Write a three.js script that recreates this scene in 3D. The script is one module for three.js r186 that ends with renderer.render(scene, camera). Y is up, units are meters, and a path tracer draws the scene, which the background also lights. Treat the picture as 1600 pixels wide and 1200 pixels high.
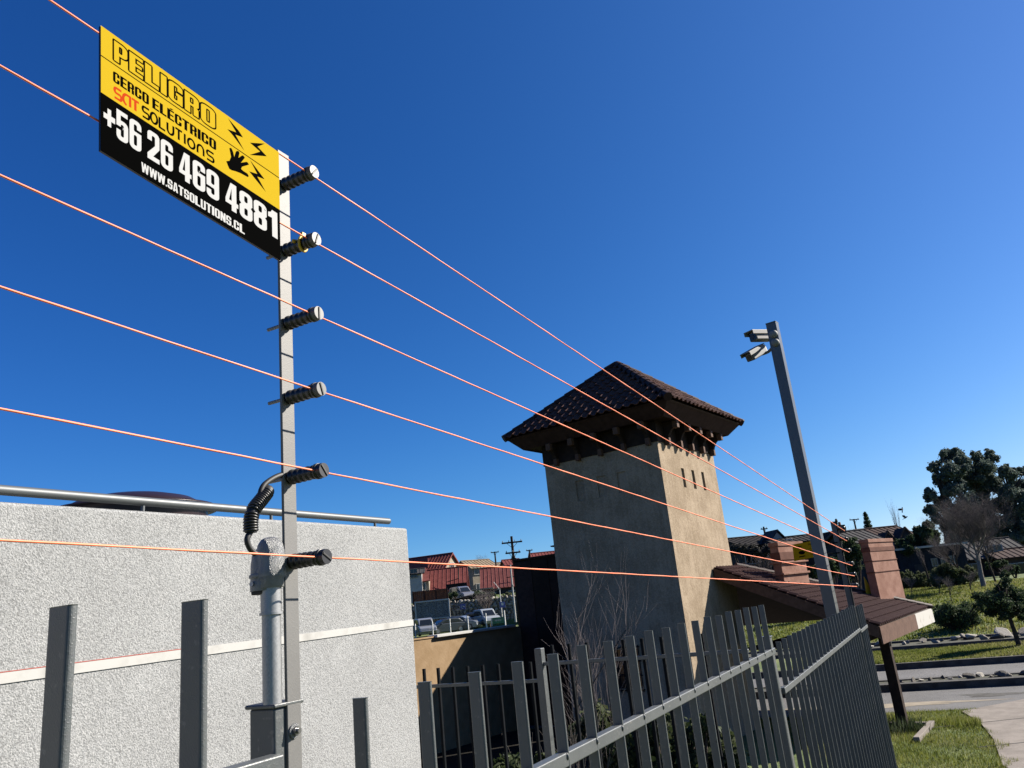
import * as THREE from 'three';
import { RoundedBoxGeometry } from 'three/addons/geometries/RoundedBoxGeometry.js';
import { mergeGeometries } from 'three/addons/utils/BufferGeometryUtils.js';

// ------------------------------------------------------------------ camera, sky, sun, exposure
const V = (x, y, z) => new THREE.Vector3(x, y, z);
const RAD = Math.PI / 180, EYE = 1.65;                       // the eye is 1.65 m above the ground at the near fence
const scene = new THREE.Scene();
const camera = new THREE.PerspectiveCamera(53.06, 4 / 3, 0.05, 3000);
camera.position.set(0, EYE, 0);
camera.rotation.order = 'YXZ';
camera.rotation.set(16.2 * RAD, 0, -6.0 * RAD);
camera.updateMatrixWorld(true);
scene.add(camera);

const SUN_AZ = 72.7, SUN_EL = 33;
const heading = (deg) => V(Math.sin(deg * RAD), 0, -Math.cos(deg * RAD));
const sunDir = heading(SUN_AZ).multiplyScalar(Math.cos(SUN_EL * RAD)).setY(Math.sin(SUN_EL * RAD));
const sun = new THREE.DirectionalLight(new THREE.Color(1, 0.93, 0.82), 5);
sun.name = 'sun';
sun.position.copy(sunDir.clone().multiplyScalar(120)); sun.target.position.set(6, 0, -18);
sun.position.add(sun.target.position);
sun.castShadow = true; sun.shadow.mapSize.set(4096, 4096);
Object.assign(sun.shadow.camera, { left: -70, right: 70, top: 70, bottom: -70, near: 1, far: 400 });
scene.add(sun, sun.target);

{ // clear winter sky: deep blue overhead, paler to the horizon, a little brighter towards the sun
  const W = 512, H = 256, data = new Float32Array(W * H * 4);
  const fitted = [[-5.023, -3.007, -1.468], [1.396, 0.218, -0.654], [2.93, 2.476, 1.935], [2.555, 1.356, 1.079], [-0.083, -0.042, -0.2]];
  for (let j = 0; j < H; j++) for (let i = 0; i < W; i++) {
    const el = ((j + 0.5) / H - 0.5) * 180, az = ((i + 0.5) / W - 0.5) * 2 * Math.PI, e = Math.max(0, el);
    const d = V(Math.cos(az) * Math.cos(el * RAD), Math.sin(el * RAD), Math.sin(az) * Math.cos(el * RAD));
    const c = d.dot(sunDir), cp = Math.min(0.93, Math.max(0, c)), basis = [1, Math.exp(-e / 7), Math.exp(-e / 22), cp * cp, c], down = THREE.MathUtils.clamp(-el / 12, 0, 1), o = (j * W + i) * 4;
    for (let q = 0; q < 3; q++) { const L = Math.exp(basis.reduce((s, v, k) => s + v * fitted[k][q], 0)); data[o + q] = (L * (1 - down) + [0.11, 0.115, 0.11][q] * down) / 2.7; }
    data[o + 3] = 1;
  }
  const t = new THREE.DataTexture(data, W, H, THREE.RGBAFormat, THREE.FloatType);
  t.mapping = THREE.EquirectangularReflectionMapping; t.magFilter = t.minFilter = THREE.LinearFilter; t.needsUpdate = true;
  scene.background = t; scene.environment = t;
}
const renderer = new THREE.WebGLRenderer({ antialias: true });
renderer.toneMapping = THREE.LinearToneMapping; renderer.toneMappingExposure = 2.7;
renderer.shadowMap.enabled = true;

// ------------------------------------------------------------------ helpers
const toFlat = (g) => { const h = g.index ? g.toNonIndexed() : g; h.deleteAttribute('normal'); h.computeVertexNormals(); return h; };
const rng = (s) => () => { s = (s + 0x6d2b79f5) | 0; let t = Math.imul(s ^ (s >>> 15), 1 | s); t = (t + Math.imul(t ^ (t >>> 7), 61 | t)) ^ t; return ((t ^ (t >>> 14)) >>> 0) / 4294967296; };
const R = rng(7);
const lerp = THREE.MathUtils.lerp, clamp = THREE.MathUtils.clamp;
const sstep = (x, a, b) => { const t = clamp((x - a) / (b - a), 0, 1); return t * t * (3 - 2 * t); };
const used = {};
const numbered = (n) => { const k = used[n] = (used[n] ?? -1) + 1; return k ? n + '_' + String(k).padStart(3, '0') : n; };
function tag(o, label, category, group, kind) {
  if (label) o.userData.label = label;
  if (category) o.userData.category = category;
  if (group) o.userData.group = group;
  if (kind) o.userData.kind = kind;
  return o;
}
function shade(o) { o.traverse((m) => { if (m.isMesh) { m.castShadow = true; m.receiveShadow = true; } }); return o; }
function thing(name, pos, turn, label, category, group) {       // a Group at the thing's base
  const o = new THREE.Group(); o.name = numbered(name); o.position.copy(pos); o.rotation.y = turn; scene.add(o);
  return tag(o, label, category, group);
}
const partNo = new WeakMap();
function part(name, geo, mat, parent) {
  const m = new THREE.Mesh(geo, mat);
  if (parent === scene) m.name = numbered(name);
  else {
    const c = partNo.get(parent) ?? {}; partNo.set(parent, c);
    const k = c[name] = (c[name] ?? -1) + 1; m.name = k ? name + '_' + String(k).padStart(3, '0') : name;
  }
  m.castShadow = m.receiveShadow = true; parent.add(m); return m;
}
const turnFor = (deg) => (90 - deg) * RAD;                       // local x along the heading, local z 90 degrees right of it
// points from picture measurements: a ray of the survey camera meets a plane, a depth or a level
const ray = (px, py) => V((px - 800) / 1202, -(py - 600) / 1202, -1).applyQuaternion(camera.quaternion);
const atDepth = (px, py, z) => { const v = ray(px, py); return v.multiplyScalar(-z / v.z).add(camera.position); };
const atPlane = (px, py, p, n) => { const v = ray(px, py); return v.multiplyScalar(p.clone().sub(camera.position).dot(n) / v.dot(n)).add(camera.position); };
const atLevel = (px, py, y) => { const v = ray(px, py); return v.multiplyScalar((y - EYE) / v.y).add(camera.position); };
function xf(g, pos, rot, scl) {                                  // move a geometry
  const m = new THREE.Matrix4().compose(pos ?? V(0, 0, 0), new THREE.Quaternion().setFromEuler(rot ?? new THREE.Euler()), scl ?? V(1, 1, 1));
  g.applyMatrix4(m); return g;
}
const E = (x, y, z) => new THREE.Euler(x, y, z);
function merge(list) {
  list = list.map((g) => { const h = g.index ? g.toNonIndexed() : g; if (!h.attributes.normal) h.computeVertexNormals(); for (const k of Object.keys(h.attributes)) if (!['position', 'normal', 'uv', 'color'].includes(k)) h.deleteAttribute(k); return h; });
  const col = list.some((g) => g.attributes.color);
  for (const g of list) {
    if (!g.attributes.uv) g.setAttribute('uv', new THREE.BufferAttribute(new Float32Array(g.attributes.position.count * 2), 2));
    if (!col) g.deleteAttribute('color');
  }
  return mergeGeometries(list);
}
function metreUV(g) {                                            // uv in metres from position and the main axis of the normal
  const h = g.index ? g.toNonIndexed() : g; if (!h.attributes.normal) h.computeVertexNormals();
  const p = h.attributes.position, n = h.attributes.normal, uv = new Float32Array(p.count * 2);
  for (let i = 0; i < p.count; i++) {
    const ax = Math.abs(n.getX(i)), ay = Math.abs(n.getY(i)), az = Math.abs(n.getZ(i));
    if (ay > ax && ay > az) { uv[2 * i] = p.getX(i); uv[2 * i + 1] = p.getZ(i); }
    else if (ax > az) { uv[2 * i] = p.getZ(i); uv[2 * i + 1] = p.getY(i); }
    else { uv[2 * i] = p.getX(i); uv[2 * i + 1] = p.getY(i); }
  }
  h.setAttribute('uv', new THREE.BufferAttribute(uv, 2)); return h;
}
const box = (w, h, d, x = 0, y = 0, z = 0) => metreUV(new THREE.BoxGeometry(w, h, d).translate(x, y, z));
const rbox = (w, h, d, r, x = 0, y = 0, z = 0, s = 2) => metreUV(new RoundedBoxGeometry(w, h, d, s, r).translate(x, y, z));
const span = (x0, x1, y0, y1, z0, z1) => box(x1 - x0, y1 - y0, z1 - z0, (x0 + x1) / 2, (y0 + y1) / 2, (z0 + z1) / 2);
function tube(pts, r, seg = 24, sides = 8) { return new THREE.TubeGeometry(new THREE.CatmullRomCurve3(pts), seg, r, sides); }
function rod(a, b, r0, r1 = r0, sides = 10) {
  const d = b.clone().sub(a), g = new THREE.CylinderGeometry(r1, r0, d.length(), sides);
  g.applyMatrix4(new THREE.Matrix4().makeRotationFromQuaternion(new THREE.Quaternion().setFromUnitVectors(V(0, 1, 0), d.clone().normalize())));
  return g.translate((a.x + b.x) / 2, (a.y + b.y) / 2, (a.z + b.z) / 2);
}
function prism(pts, depth, bevel = 0) {                          // polygon in xy, extruded along z, centred
  const s = new THREE.Shape(pts.map((p) => new THREE.Vector2(p[0], p[1])));
  const g = new THREE.ExtrudeGeometry(s, { depth: depth - 2 * bevel, bevelEnabled: bevel > 0, bevelSize: bevel, bevelThickness: bevel, bevelSegments: 2, steps: 1 });
  return metreUV(g.translate(0, 0, -depth / 2 + bevel));
}
function quadSlab(a, b, c, d, t) {                               // a slab under the quad a b c d (counter-clockwise from outside), t thick
  const n = b.clone().sub(a).cross(c.clone().sub(a)).normalize(), q = [a, b, c, d], u = q.map((p) => p.clone().addScaledVector(n, -t));
  const pos = [], uv = [], ex = b.clone().sub(a).normalize(), ey = n.clone().cross(ex);
  const tri = (...v) => { for (const p of v) { pos.push(p.x, p.y, p.z); const r = p.clone().sub(a); uv.push(r.dot(ex), r.dot(ey) + r.dot(n)); } };
  tri(q[0], q[1], q[2]); tri(q[0], q[2], q[3]); tri(u[0], u[2], u[1]); tri(u[0], u[3], u[2]);
  for (let i = 0; i < 4; i++) { const j = (i + 1) % 4; tri(q[i], u[i], u[j]); tri(q[i], u[j], q[j]); }
  const g = new THREE.BufferGeometry();
  g.setAttribute('position', new THREE.Float32BufferAttribute(pos, 3)); g.setAttribute('uv', new THREE.Float32BufferAttribute(uv, 2)); g.computeVertexNormals();
  return g;
}

// ------------------------------------------------------------------ textures and materials
function noiseGrid(n, seed) { const r = rng(seed), a = new Float32Array(n * n); for (let i = 0; i < a.length; i++) a[i] = r(); return a; }
function fbm(N, cells, oct, seed, gain = 0.5) {                   // tiling value noise, N x N, 0..1
  const out = new Float32Array(N * N); let amp = 1, sum = 0;
  for (let o = 0; o < oct; o++) {
    const c = Math.min(N, cells << o), g = noiseGrid(c, seed + o * 17);
    for (let y = 0; y < N; y++) for (let x = 0; x < N; x++) {
      const fx = x / N * c, fy = y / N * c, ix = fx | 0, iy = fy | 0; let tx = fx - ix, ty = fy - iy; tx = tx * tx * (3 - 2 * tx); ty = ty * ty * (3 - 2 * ty);
      const x1 = (ix + 1) % c, y1 = (iy + 1) % c;
      out[y * N + x] += amp * lerp(lerp(g[iy * c + ix], g[iy * c + x1], tx), lerp(g[y1 * c + ix], g[y1 * c + x1], tx), ty);
    }
    sum += amp; amp *= gain;
  }
  for (let i = 0; i < out.length; i++) out[i] /= sum;
  return out;
}
const K = 0.49;                                                     // one factor on all base colours, for the exposure above
const s2b = (v) => Math.round(255 * clamp(v <= 0.0031308 ? v * 12.92 : 1.055 * Math.pow(v, 1 / 2.4) - 0.055, 0, 1));
function tex(N, f, linear, metres = 1) {                         // f(i) -> [r,g,b] linear colours, or a number 0..1 when linear
  const d = new Uint8Array(N * N * 4);
  for (let i = 0; i < N * N; i++) {
    const c = f(i);
    if (linear) d[4 * i] = d[4 * i + 1] = d[4 * i + 2] = Math.round(255 * clamp(c, 0, 1));
    else for (let k = 0; k < 3; k++) d[4 * i + k] = s2b(c[k] * K);
    d[4 * i + 3] = 255;
  }
  const t = new THREE.DataTexture(d, N, N); t.wrapS = t.wrapT = THREE.RepeatWrapping; t.magFilter = THREE.LinearFilter; t.minFilter = THREE.LinearMipmapLinearFilter; t.generateMipmaps = true;
  if (!linear) t.colorSpace = THREE.SRGBColorSpace;
  t.repeat.set(1 / metres, 1 / metres); t.needsUpdate = true; return t;
}
const mixc = (a, b, t) => [lerp(a[0], b[0], t), lerp(a[1], b[1], t), lerp(a[2], b[2], t)];
const std = (o) => new THREE.MeshStandardMaterial(o);
const col = (r, g, b) => new THREE.Color().setRGB(r * K, g * K, b * K);
const plain = (r, g, b, rough = 0.7, metal = 0) => std({ color: col(r, g, b), roughness: rough, metalness: metal });
const nA = fbm(512, 8, 6, 11), nB = fbm(512, 4, 5, 29), nC = fbm(512, 64, 3, 41), nD = fbm(512, 128, 2, 53, 0.7), nE = fbm(512, 16, 5, 67);
const M = {};
{ // granular render of the white wall: pale grains with dark pits between them
  const g = fbm(1024, 250, 2, 91, 0.6), h2 = fbm(1024, 400, 1, 93, 0.6), big = fbm(1024, 6, 4, 97), w = 0.9;
  const f = (i) => { const pit = clamp((0.43 - g[i]) * 9, 0, 1) * clamp((h2[i] - 0.25) * 4, 0.2, 1), hi = clamp((h2[i] - 0.45) * 4, 0, 1); return [pit, hi, big[i]]; };
  M.granular = std({ map: tex(1024, (i) => { const [p, h, b] = f(i); return mixc(mixc([0.42, 0.428, 0.43], [0.575, 0.58, 0.58], h), [0.12, 0.122, 0.125], p * 0.62).map((v) => v * (0.88 + 0.24 * b)); }, false, w), roughness: 0.95, bumpMap: tex(1024, (i) => g[i] * 0.6 + h2[i] * 0.4, true, w), bumpScale: 0.0022 });
}
function mottled(a, b, metres, fine = 0.25, bump = 0.004, rough = 0.92, streak = null) {
  return new THREE.MeshPhysicalMaterial({ specularIntensity: 0.25, map: tex(512, (i) => mixc(a, b, clamp(0.5 + (nA[i] - 0.5) * 2.2 + (nD[i] - 0.5) * fine * 2, 0, 1)), false, metres), bumpMap: tex(512, (i) => nE[i] * 0.6 + nC[i] * 0.4, true, metres * 0.35), bumpScale: bump, roughness: rough });
}
{ // stucco with soft vertical rain streaks and patches
  const st = fbm(512, 40, 3, 131), N = 512;
  const streak = (i) => { const x = i % N, y = (i / N) | 0; return st[((y >> 4) % N) * N + x] * 0.6 + st[((y >> 6) % N) * N + ((x * 2) % N)] * 0.4; };
  M.tower = new THREE.MeshPhysicalMaterial({ specularIntensity: 0.2, roughness: 0.95, map: tex(N, (i) => mixc([0.40, 0.305, 0.21], [0.585, 0.465, 0.335], clamp(0.5 + (nA[i] - 0.5) * 1.7 + (nD[i] - 0.5) * 1.3 + (streak(i) - 0.5) * 1.1, 0, 1)), false, 3.3), bumpMap: tex(N, (i) => nE[i] * 0.5 + nC[i] * 0.5, true, 1.1), bumpScale: 0.007 });
}
M.eaveWood = mottled([0.050, 0.026, 0.022], [0.080, 0.044, 0.038], 0.8, 0.4, 0.002, 0.75);
M.tan = mottled([0.40, 0.27, 0.15], [0.50, 0.35, 0.21], 2, 0.3, 0.004);
M.terracotta = mottled([0.33, 0.165, 0.118], [0.47, 0.265, 0.20], 1.6, 0.5, 0.004);
M.terracottaDark = mottled([0.16, 0.07, 0.05], [0.24, 0.11, 0.08], 1.2, 0.4, 0.003);
M.darkWood = mottled([0.035, 0.022, 0.016], [0.06, 0.038, 0.028], 0.8, 0.4, 0.002, 0.75);
M.brownWood = mottled([0.14, 0.075, 0.05], [0.21, 0.12, 0.085], 0.8, 0.4, 0.002, 0.7);
M.blockBrown = mottled([0.030, 0.018, 0.014], [0.05, 0.030, 0.022], 1.5, 0.3, 0.003, 0.8);
M.whiteFascia = std({ map: tex(512, (i) => mixc([0.72, 0.69, 0.62], [0.35, 0.31, 0.26], clamp((nA[i] - 0.62) * 6, 0, 1)), false, 1.3), roughness: 0.7 });
M.tileReds = [0, 1, 2, 3].map((k) => mottled([0.098 + 0.014 * k, 0.046 + 0.005 * k, 0.040], [0.148 + 0.014 * k, 0.074 + 0.005 * k, 0.064], 0.6 + 0.1 * k, 0.6, 0.001, 0.75));
M.tileCap = mottled([0.045, 0.022, 0.020], [0.07, 0.036, 0.031], 0.6, 0.5, 0.001, 0.6);
// powder-coated fence steel with runs and pimples in the paint
const paintBump = tex(512, (i) => clamp((nC[i] - 0.55) * 5, 0, 1) * 0.6 + nD[i] * 0.4, true, 0.09);
M.fence = std({ map: tex(512, (i) => mixc(mixc([0.115, 0.128, 0.134], [0.165, 0.178, 0.182], nA[i]), nB[i] > 0.5 ? [0.05, 0.035, 0.028] : [0.26, 0.26, 0.25], clamp((nC[i] - 0.72) * 9, 0, 0.8)), false, 0.5), roughness: 0.42, metalness: 0.1, bumpMap: paintBump, bumpScale: 0.00018 });
M.fenceDark = new THREE.MeshPhysicalMaterial({ specularIntensity: 0.1, map: tex(512, (i) => mixc([0.012, 0.014, 0.017], [0.020, 0.023, 0.027], nA[i]), false, 0.4), roughness: 0.9 });
M.post = std({ map: tex(512, (i) => mixc([0.175, 0.172, 0.168], [0.24, 0.234, 0.225], nA[i] * 0.6 + nD[i] * 0.4), false, 0.3), roughness: 0.6, bumpMap: paintBump, bumpScale: 0.0001 });
M.pole = std({ map: tex(512, (i) => mixc([0.13, 0.14, 0.145], [0.17, 0.18, 0.185], nA[i]), false, 0.6), roughness: 0.35, metalness: 0.2 });
M.galv = std({ map: tex(512, (i) => mixc([0.46, 0.47, 0.485], [0.64, 0.65, 0.66], clamp((nA[i] - 0.3) * 2, 0, 1)), false, 0.15), roughness: 0.4, metalness: 0.35 });
M.castMetal = std({ map: tex(512, (i) => mixc([0.34, 0.35, 0.36], [0.50, 0.51, 0.52], nA[i]), false, 0.1), roughness: 0.36, metalness: 0.4, bumpMap: paintBump, bumpScale: 0.0005 });
M.steel = plain(0.5, 0.5, 0.5, 0.3, 0.9);
M.blackPlastic = plain(0.013, 0.013, 0.014, 0.38);
M.blackRubber = plain(0.012, 0.012, 0.013, 0.6);
M.clearCap = std({ color: col(0.15, 0.15, 0.15), roughness: 0.55 });
M.yellow = plain(0.85, 0.55, 0.02, 0.5);
M.wire = std({ color: new THREE.Color().setRGB(0.74, 0.175, 0.07), roughness: 0.5 });
M.white = plain(0.78, 0.78, 0.76, 0.6);
M.offWhite = std({ map: tex(512, (i) => mixc([0.70, 0.69, 0.66], [0.52, 0.51, 0.48], clamp((nA[i] - 0.5) * 3, 0, 1)), false, 0.5), roughness: 0.8 });
M.redLine = plain(0.5, 0.08, 0.05, 0.7);
M.grey = plain(0.30, 0.30, 0.29, 0.7);
M.railPipe = std({ map: tex(512, (i) => mixc([0.12, 0.135, 0.145], [0.19, 0.205, 0.215], nA[i]), false, 0.3), roughness: 0.5, metalness: 0.2 });
M.dome = std({ color: col(0.035, 0.018, 0.022), roughness: 0.35, metalness: 0.1 });
M.glass = std({ color: col(0.02, 0.025, 0.03), roughness: 0.08, metalness: 0.0 });
M.asphalt = std({ map: tex(512, (i) => mixc([0.135, 0.132, 0.135], [0.20, 0.195, 0.195], clamp(0.5 + (nB[i] - 0.5) * 1.6 + (nD[i] - 0.5) * 0.9, 0, 1)), false, 3.2), roughness: 0.9, bumpMap: tex(512, (i) => nD[i], true, 0.7), bumpScale: 0.006 });
M.kerb = mottled([0.10, 0.095, 0.09], [0.17, 0.165, 0.155], 1.2, 0.6, 0.004);
M.concrete = mottled([0.30, 0.265, 0.235], [0.41, 0.365, 0.325], 2.2, 0.5, 0.003);
M.path = mottled([0.36, 0.31, 0.24], [0.48, 0.42, 0.34], 2, 0.5, 0.003);
M.soil = std({ map: tex(512, (i) => mixc([0.035, 0.040, 0.018], [0.085, 0.082, 0.045], clamp((nA[i] - 0.3) * 2.2, 0, 1)), false, 3.1), roughness: 1, bumpMap: tex(512, (i) => nE[i], true, 1.1), bumpScale: 0.03 });
M.shadePaintEarth = mottled([0.018, 0.016, 0.013], [0.04, 0.036, 0.03], 2, 0.5, 0.02, 1);  // near-black tone stands for the shade on the enclosure ground
M.lawn = std({ map: tex(512, (i) => mixc(mixc([0.10, 0.155, 0.025], [0.19, 0.25, 0.05], clamp((nB[i] - 0.3) * 2.4, 0, 1)), [0.28, 0.27, 0.11], clamp((nE[i] - 0.52) * 3, 0, 1) * 0.7), false, 6.7), roughness: 1, bumpMap: tex(512, (i) => nC[i] * 0.5 + nE[i] * 0.5, true, 1.3), bumpScale: 0.05 });
M.stone = [mottled([0.30, 0.27, 0.23], [0.46, 0.42, 0.36], 0.7, 0.6, 0.01), mottled([0.16, 0.145, 0.13], [0.28, 0.26, 0.23], 0.6, 0.6, 0.01), mottled([0.50, 0.46, 0.39], [0.66, 0.62, 0.55], 0.7, 0.5, 0.01)];
M.bark = mottled([0.07, 0.055, 0.045], [0.14, 0.115, 0.095], 0.5, 0.8, 0.01);
M.paleBark = mottled([0.24, 0.21, 0.19], [0.38, 0.34, 0.31], 0.5, 0.8, 0.006);
M.leaf = new THREE.MeshPhysicalMaterial({ vertexColors: true, roughness: 0.9, specularIntensity: 0.25, transmission: 0.35, thickness: 0, side: THREE.DoubleSide });
M.twig = plain(0.20, 0.165, 0.165, 0.9);
M.red = [mottled([0.24, 0.062, 0.052], [0.33, 0.092, 0.078], 5, 0.2, 0.02, 0.7), mottled([0.21, 0.062, 0.055], [0.29, 0.09, 0.08], 4, 0.2, 0.02, 0.7)];
M.roofTan = mottled([0.34, 0.26, 0.17], [0.44, 0.35, 0.25], 3, 0.3, 0.01);
M.roofDark = mottled([0.022, 0.018, 0.017], [0.045, 0.036, 0.033], 3, 0.3, 0.01, 0.8);
M.roofGrey = mottled([0.065, 0.062, 0.064], [0.10, 0.096, 0.098], 3, 0.3, 0.01, 0.8);
M.roofBrown = mottled([0.065, 0.036, 0.030], [0.10, 0.056, 0.046], 3, 0.3, 0.01, 0.8);
M.wallCream = mottled([0.42, 0.36, 0.27], [0.52, 0.46, 0.36], 3, 0.2, 0.004);
M.wallWhite = mottled([0.62, 0.61, 0.58], [0.74, 0.73, 0.70], 3, 0.2, 0.004);
M.wallDark = mottled([0.05, 0.05, 0.055], [0.085, 0.085, 0.09], 3, 0.2, 0.004);
M.wallNavy = mottled([0.022, 0.028, 0.042], [0.036, 0.044, 0.062], 3, 0.2, 0.004);
M.wallBrown = mottled([0.11, 0.075, 0.06], [0.17, 0.12, 0.10], 3, 0.2, 0.004);
M.boardFence = mottled([0.21, 0.085, 0.045], [0.30, 0.13, 0.075], 2, 0.4, 0.006);

// ------------------------------------------------------------------ ground
const nHill = (x, z) => Math.sin(x * 0.11 + 1.3) * Math.cos(z * 0.09) * 0.5 + Math.sin(x * 0.31 - z * 0.23) * 0.2;
const lin = (x, pts) => { if (x <= pts[0][0]) return pts[0][1]; for (let i = 1; i < pts.length; i++) if (x < pts[i][0]) return lerp(pts[i - 1][1], pts[i][1], (x - pts[i - 1][0]) / (pts[i][0] - pts[i - 1][0])); return pts[pts.length - 1][1]; };
const RM = heading(22), RE = heading(112);                        // across and along the roads
function ground(x, z) {                                           // world height of the ground
  const r = -z, az = Math.atan2(x, Math.max(0.01, r)) / RAD, q = x * RM.x + z * RM.z, left = 1 - sstep(az, 5, 13);
  let y = -1.65 - 1.75 * sstep(r, 1.5, 8.5);
  const back = r <= 0 ? 0 : 1;
  y += back * (1 - left) * (lin(q, [[43.5, 0], [56, 0.96], [67, 1.43], [84, 1.72], [160, 2.6]]) + 0.10 * nHill(x, z) * sstep(q, 44, 52));
  y += back * left * (1.55 * sstep(r, 40, 74) + 3.75 * sstep(r, 95.5, 99) + 2.5 * sstep(r, 100, 200));
  y += 6 * sstep(r, 260, 800) * back;
  return y + EYE;
}
{
  const N = 300, pos = [], uv = [], idx = [];
  const c = (k) => { const s = (k / N) * 2 - 1; return Math.sign(s) * Math.pow(Math.abs(s), 2.4) * 1200; };
  for (let j = 0; j <= N; j++) for (let i = 0; i <= N; i++) { const x = c(i), z = c(j) - 20; pos.push(x, ground(x, z), z); uv.push(x, z); }
  for (let j = 0; j < N; j++) for (let i = 0; i < N; i++) { const a = j * (N + 1) + i, b = a + 1, d = a + N + 1, e = d + 1; idx.push(a, d, b, b, d, e); }
  const g = new THREE.BufferGeometry(); g.setAttribute('position', new THREE.Float32BufferAttribute(pos, 3)); g.setAttribute('uv', new THREE.Float32BufferAttribute(uv, 2)); g.setIndex(idx); g.computeVertexNormals();
  tag(part('ground', g, M.lawn, scene), 'grassy ground falling away from the steel fence and rising to the houses', null, null, 'structure');
}
{ // bare earth between the fences, shade put into its dark colour, following the ground
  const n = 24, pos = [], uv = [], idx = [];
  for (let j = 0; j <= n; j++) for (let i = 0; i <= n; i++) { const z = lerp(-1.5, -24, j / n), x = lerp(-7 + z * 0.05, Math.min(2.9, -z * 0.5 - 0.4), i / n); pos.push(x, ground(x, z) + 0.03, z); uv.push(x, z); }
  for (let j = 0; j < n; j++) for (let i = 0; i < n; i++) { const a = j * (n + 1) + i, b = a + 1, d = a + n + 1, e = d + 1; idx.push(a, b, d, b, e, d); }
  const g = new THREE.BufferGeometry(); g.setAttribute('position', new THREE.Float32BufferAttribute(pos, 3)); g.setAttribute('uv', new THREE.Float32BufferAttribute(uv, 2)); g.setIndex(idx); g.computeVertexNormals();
  tag(part('earth', g, M.shadePaintEarth, scene), 'bare earth in the enclosure behind the grey fence, coloured dark to stand for shade', null, null, 'structure');
}
const FLAT = EYE - 3.4;
function strip(name, q0, q1, y, mat, label, e0 = -45, e1 = 70, kind = 'structure', depth = 0) {   // a strip of road, kerb or verge along the roads
  const o = new THREE.Group();
  const g = depth ? box(e1 - e0, depth, q1 - q0, (e0 + e1) / 2, y - depth / 2, -(q0 + q1) / 2) : box(e1 - e0, 0.01, q1 - q0, (e0 + e1) / 2, y - 0.005, -(q0 + q1) / 2);
  g.rotateY(turnFor(112)); const m = part(name, g, mat, scene); return tag(m, label, null, null, kind);
}
{
  strip('road', 22.45, 38.3, FLAT + 0.008, M.asphalt, 'grey asphalt carriageways beyond the fence and the brown canopy');
  strip('kerb', 26.1, 26.4, FLAT + 0.20, M.kerb, 'dark kerb of the narrow divider nearest the canopy', -45, 70, 'structure', 0.25);
  strip('divider_bed', 26.4, 27.2, FLAT + 0.16, M.soil, 'narrow earth divider strewn with stones between the two carriageways', -45, 70, 'structure', 0.2);
  strip('kerb', 27.2, 27.35, FLAT + 0.19, M.kerb, 'far kerb of the stony divider between the carriageways', -45, 70, 'structure', 0.25);
  strip('kerb', 31.5, 31.7, FLAT + 0.21, M.kerb, 'dark kerb along the near side of the grass median', -45, 70, 'structure', 0.25);
  strip('median_grass', 31.7, 36.4, FLAT + 0.20, M.lawn, 'sunlit strip of grass median between the roads', -45, 70, 'structure', 0.22);
  strip('kerb', 38.3, 38.5, FLAT + 0.20, M.kerb, 'dark kerb on the far side of the road under the stone row', -45, 70, 'structure', 0.25);
  strip('verge', 38.5, 40.6, FLAT + 0.15, M.soil, 'earth verge holding a row of pale stones beyond the far kerb', -45, 70, 'structure', 0.2);
  strip('kerb', 40.6, 40.8, FLAT + 0.24, M.kerb, 'second dark kerb behind the far row of stones', -45, 70, 'structure', 0.28);
  strip('footpath', 43.2, 44.3, FLAT + 0.02, M.path, 'pale footpath crossing the foot of the far lawn', -45, 70);
  // sand and paint marks on the near carriageway
  const mk = merge([0, 1, 2].map((k) => { const s = new THREE.Shape(); const L = [5, 3.2, 4.4][k], w = [0.34, 0.5, 0.22][k]; for (let i = 0; i <= 24; i++) { const a = i / 24 * Math.PI * 2; const rr = 1 + 0.25 * Math.sin(a * 3 + k) + 0.2 * Math.sin(a * 7 + 2 * k); const x = Math.cos(a) * L * rr * 0.5, y = Math.sin(a) * w * rr; i ? s.lineTo(x, y) : s.moveTo(x, y); } const g = new THREE.ShapeGeometry(s); g.rotateX(-Math.PI / 2).translate([-0.3, 2.0, -2.2][k], FLAT + 0.0125, -[23.6, 28.3, 28.7][k]); g.rotateY(turnFor(112)); return g; }));
  const st2 = new THREE.Shape(); for (let i = 0; i <= 20; i++) { const a = i / 20 * Math.PI * 2, rr2 = 1 + 0.3 * Math.sin(a * 3 + 1) + 0.15 * Math.sin(a * 8); const x = Math.cos(a) * 0.75 * rr2, y = Math.sin(a) * 0.28 * rr2; i ? st2.lineTo(x, y) : st2.moveTo(x, y); }
  tag(part('oil_stain', new THREE.ShapeGeometry(st2).rotateX(-Math.PI / 2).translate(2.6, FLAT + 0.0125, -24.6).rotateY(turnFor(112)), M.kerb, scene), 'dark oily stain on the near carriageway', null, null, 'stuff');
  tag(part('sand_patch', mk, M.path, scene), 'thin pale patches of sand washed across the asphalt', null, null, 'stuff');
}
{ // pavement slabs at the right edge
  const P = [[9.75, -19.9], [14.5, -21.6], [14.5, -8], [7.2, -12.5], [7.62, -14.6], [8.62, -16.6], [9.35, -18.4]];
  const s = new THREE.Shape(P.map((p) => new THREE.Vector2(p[0], -p[1])));
  const g = metreUV(new THREE.ExtrudeGeometry(s, { depth: 0.1, bevelEnabled: false }).rotateX(-Math.PI / 2)); g.translate(0, FLAT - 0.07, 0);
  const o = part('pavement', g, M.concrete, scene); tag(o, 'beige concrete pavement beside the grass at the lower right', null, null, 'structure');
  for (const [z, a] of [[-16.05, 0.03], [-13.9, 0.02], [-18.3, 0.04]]) part('expansion_joint', rbox(6, 0.008, 0.03, 0.003, 11.0, FLAT + 0.031, z), M.kerb, o).rotation.y = 0;
}

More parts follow.
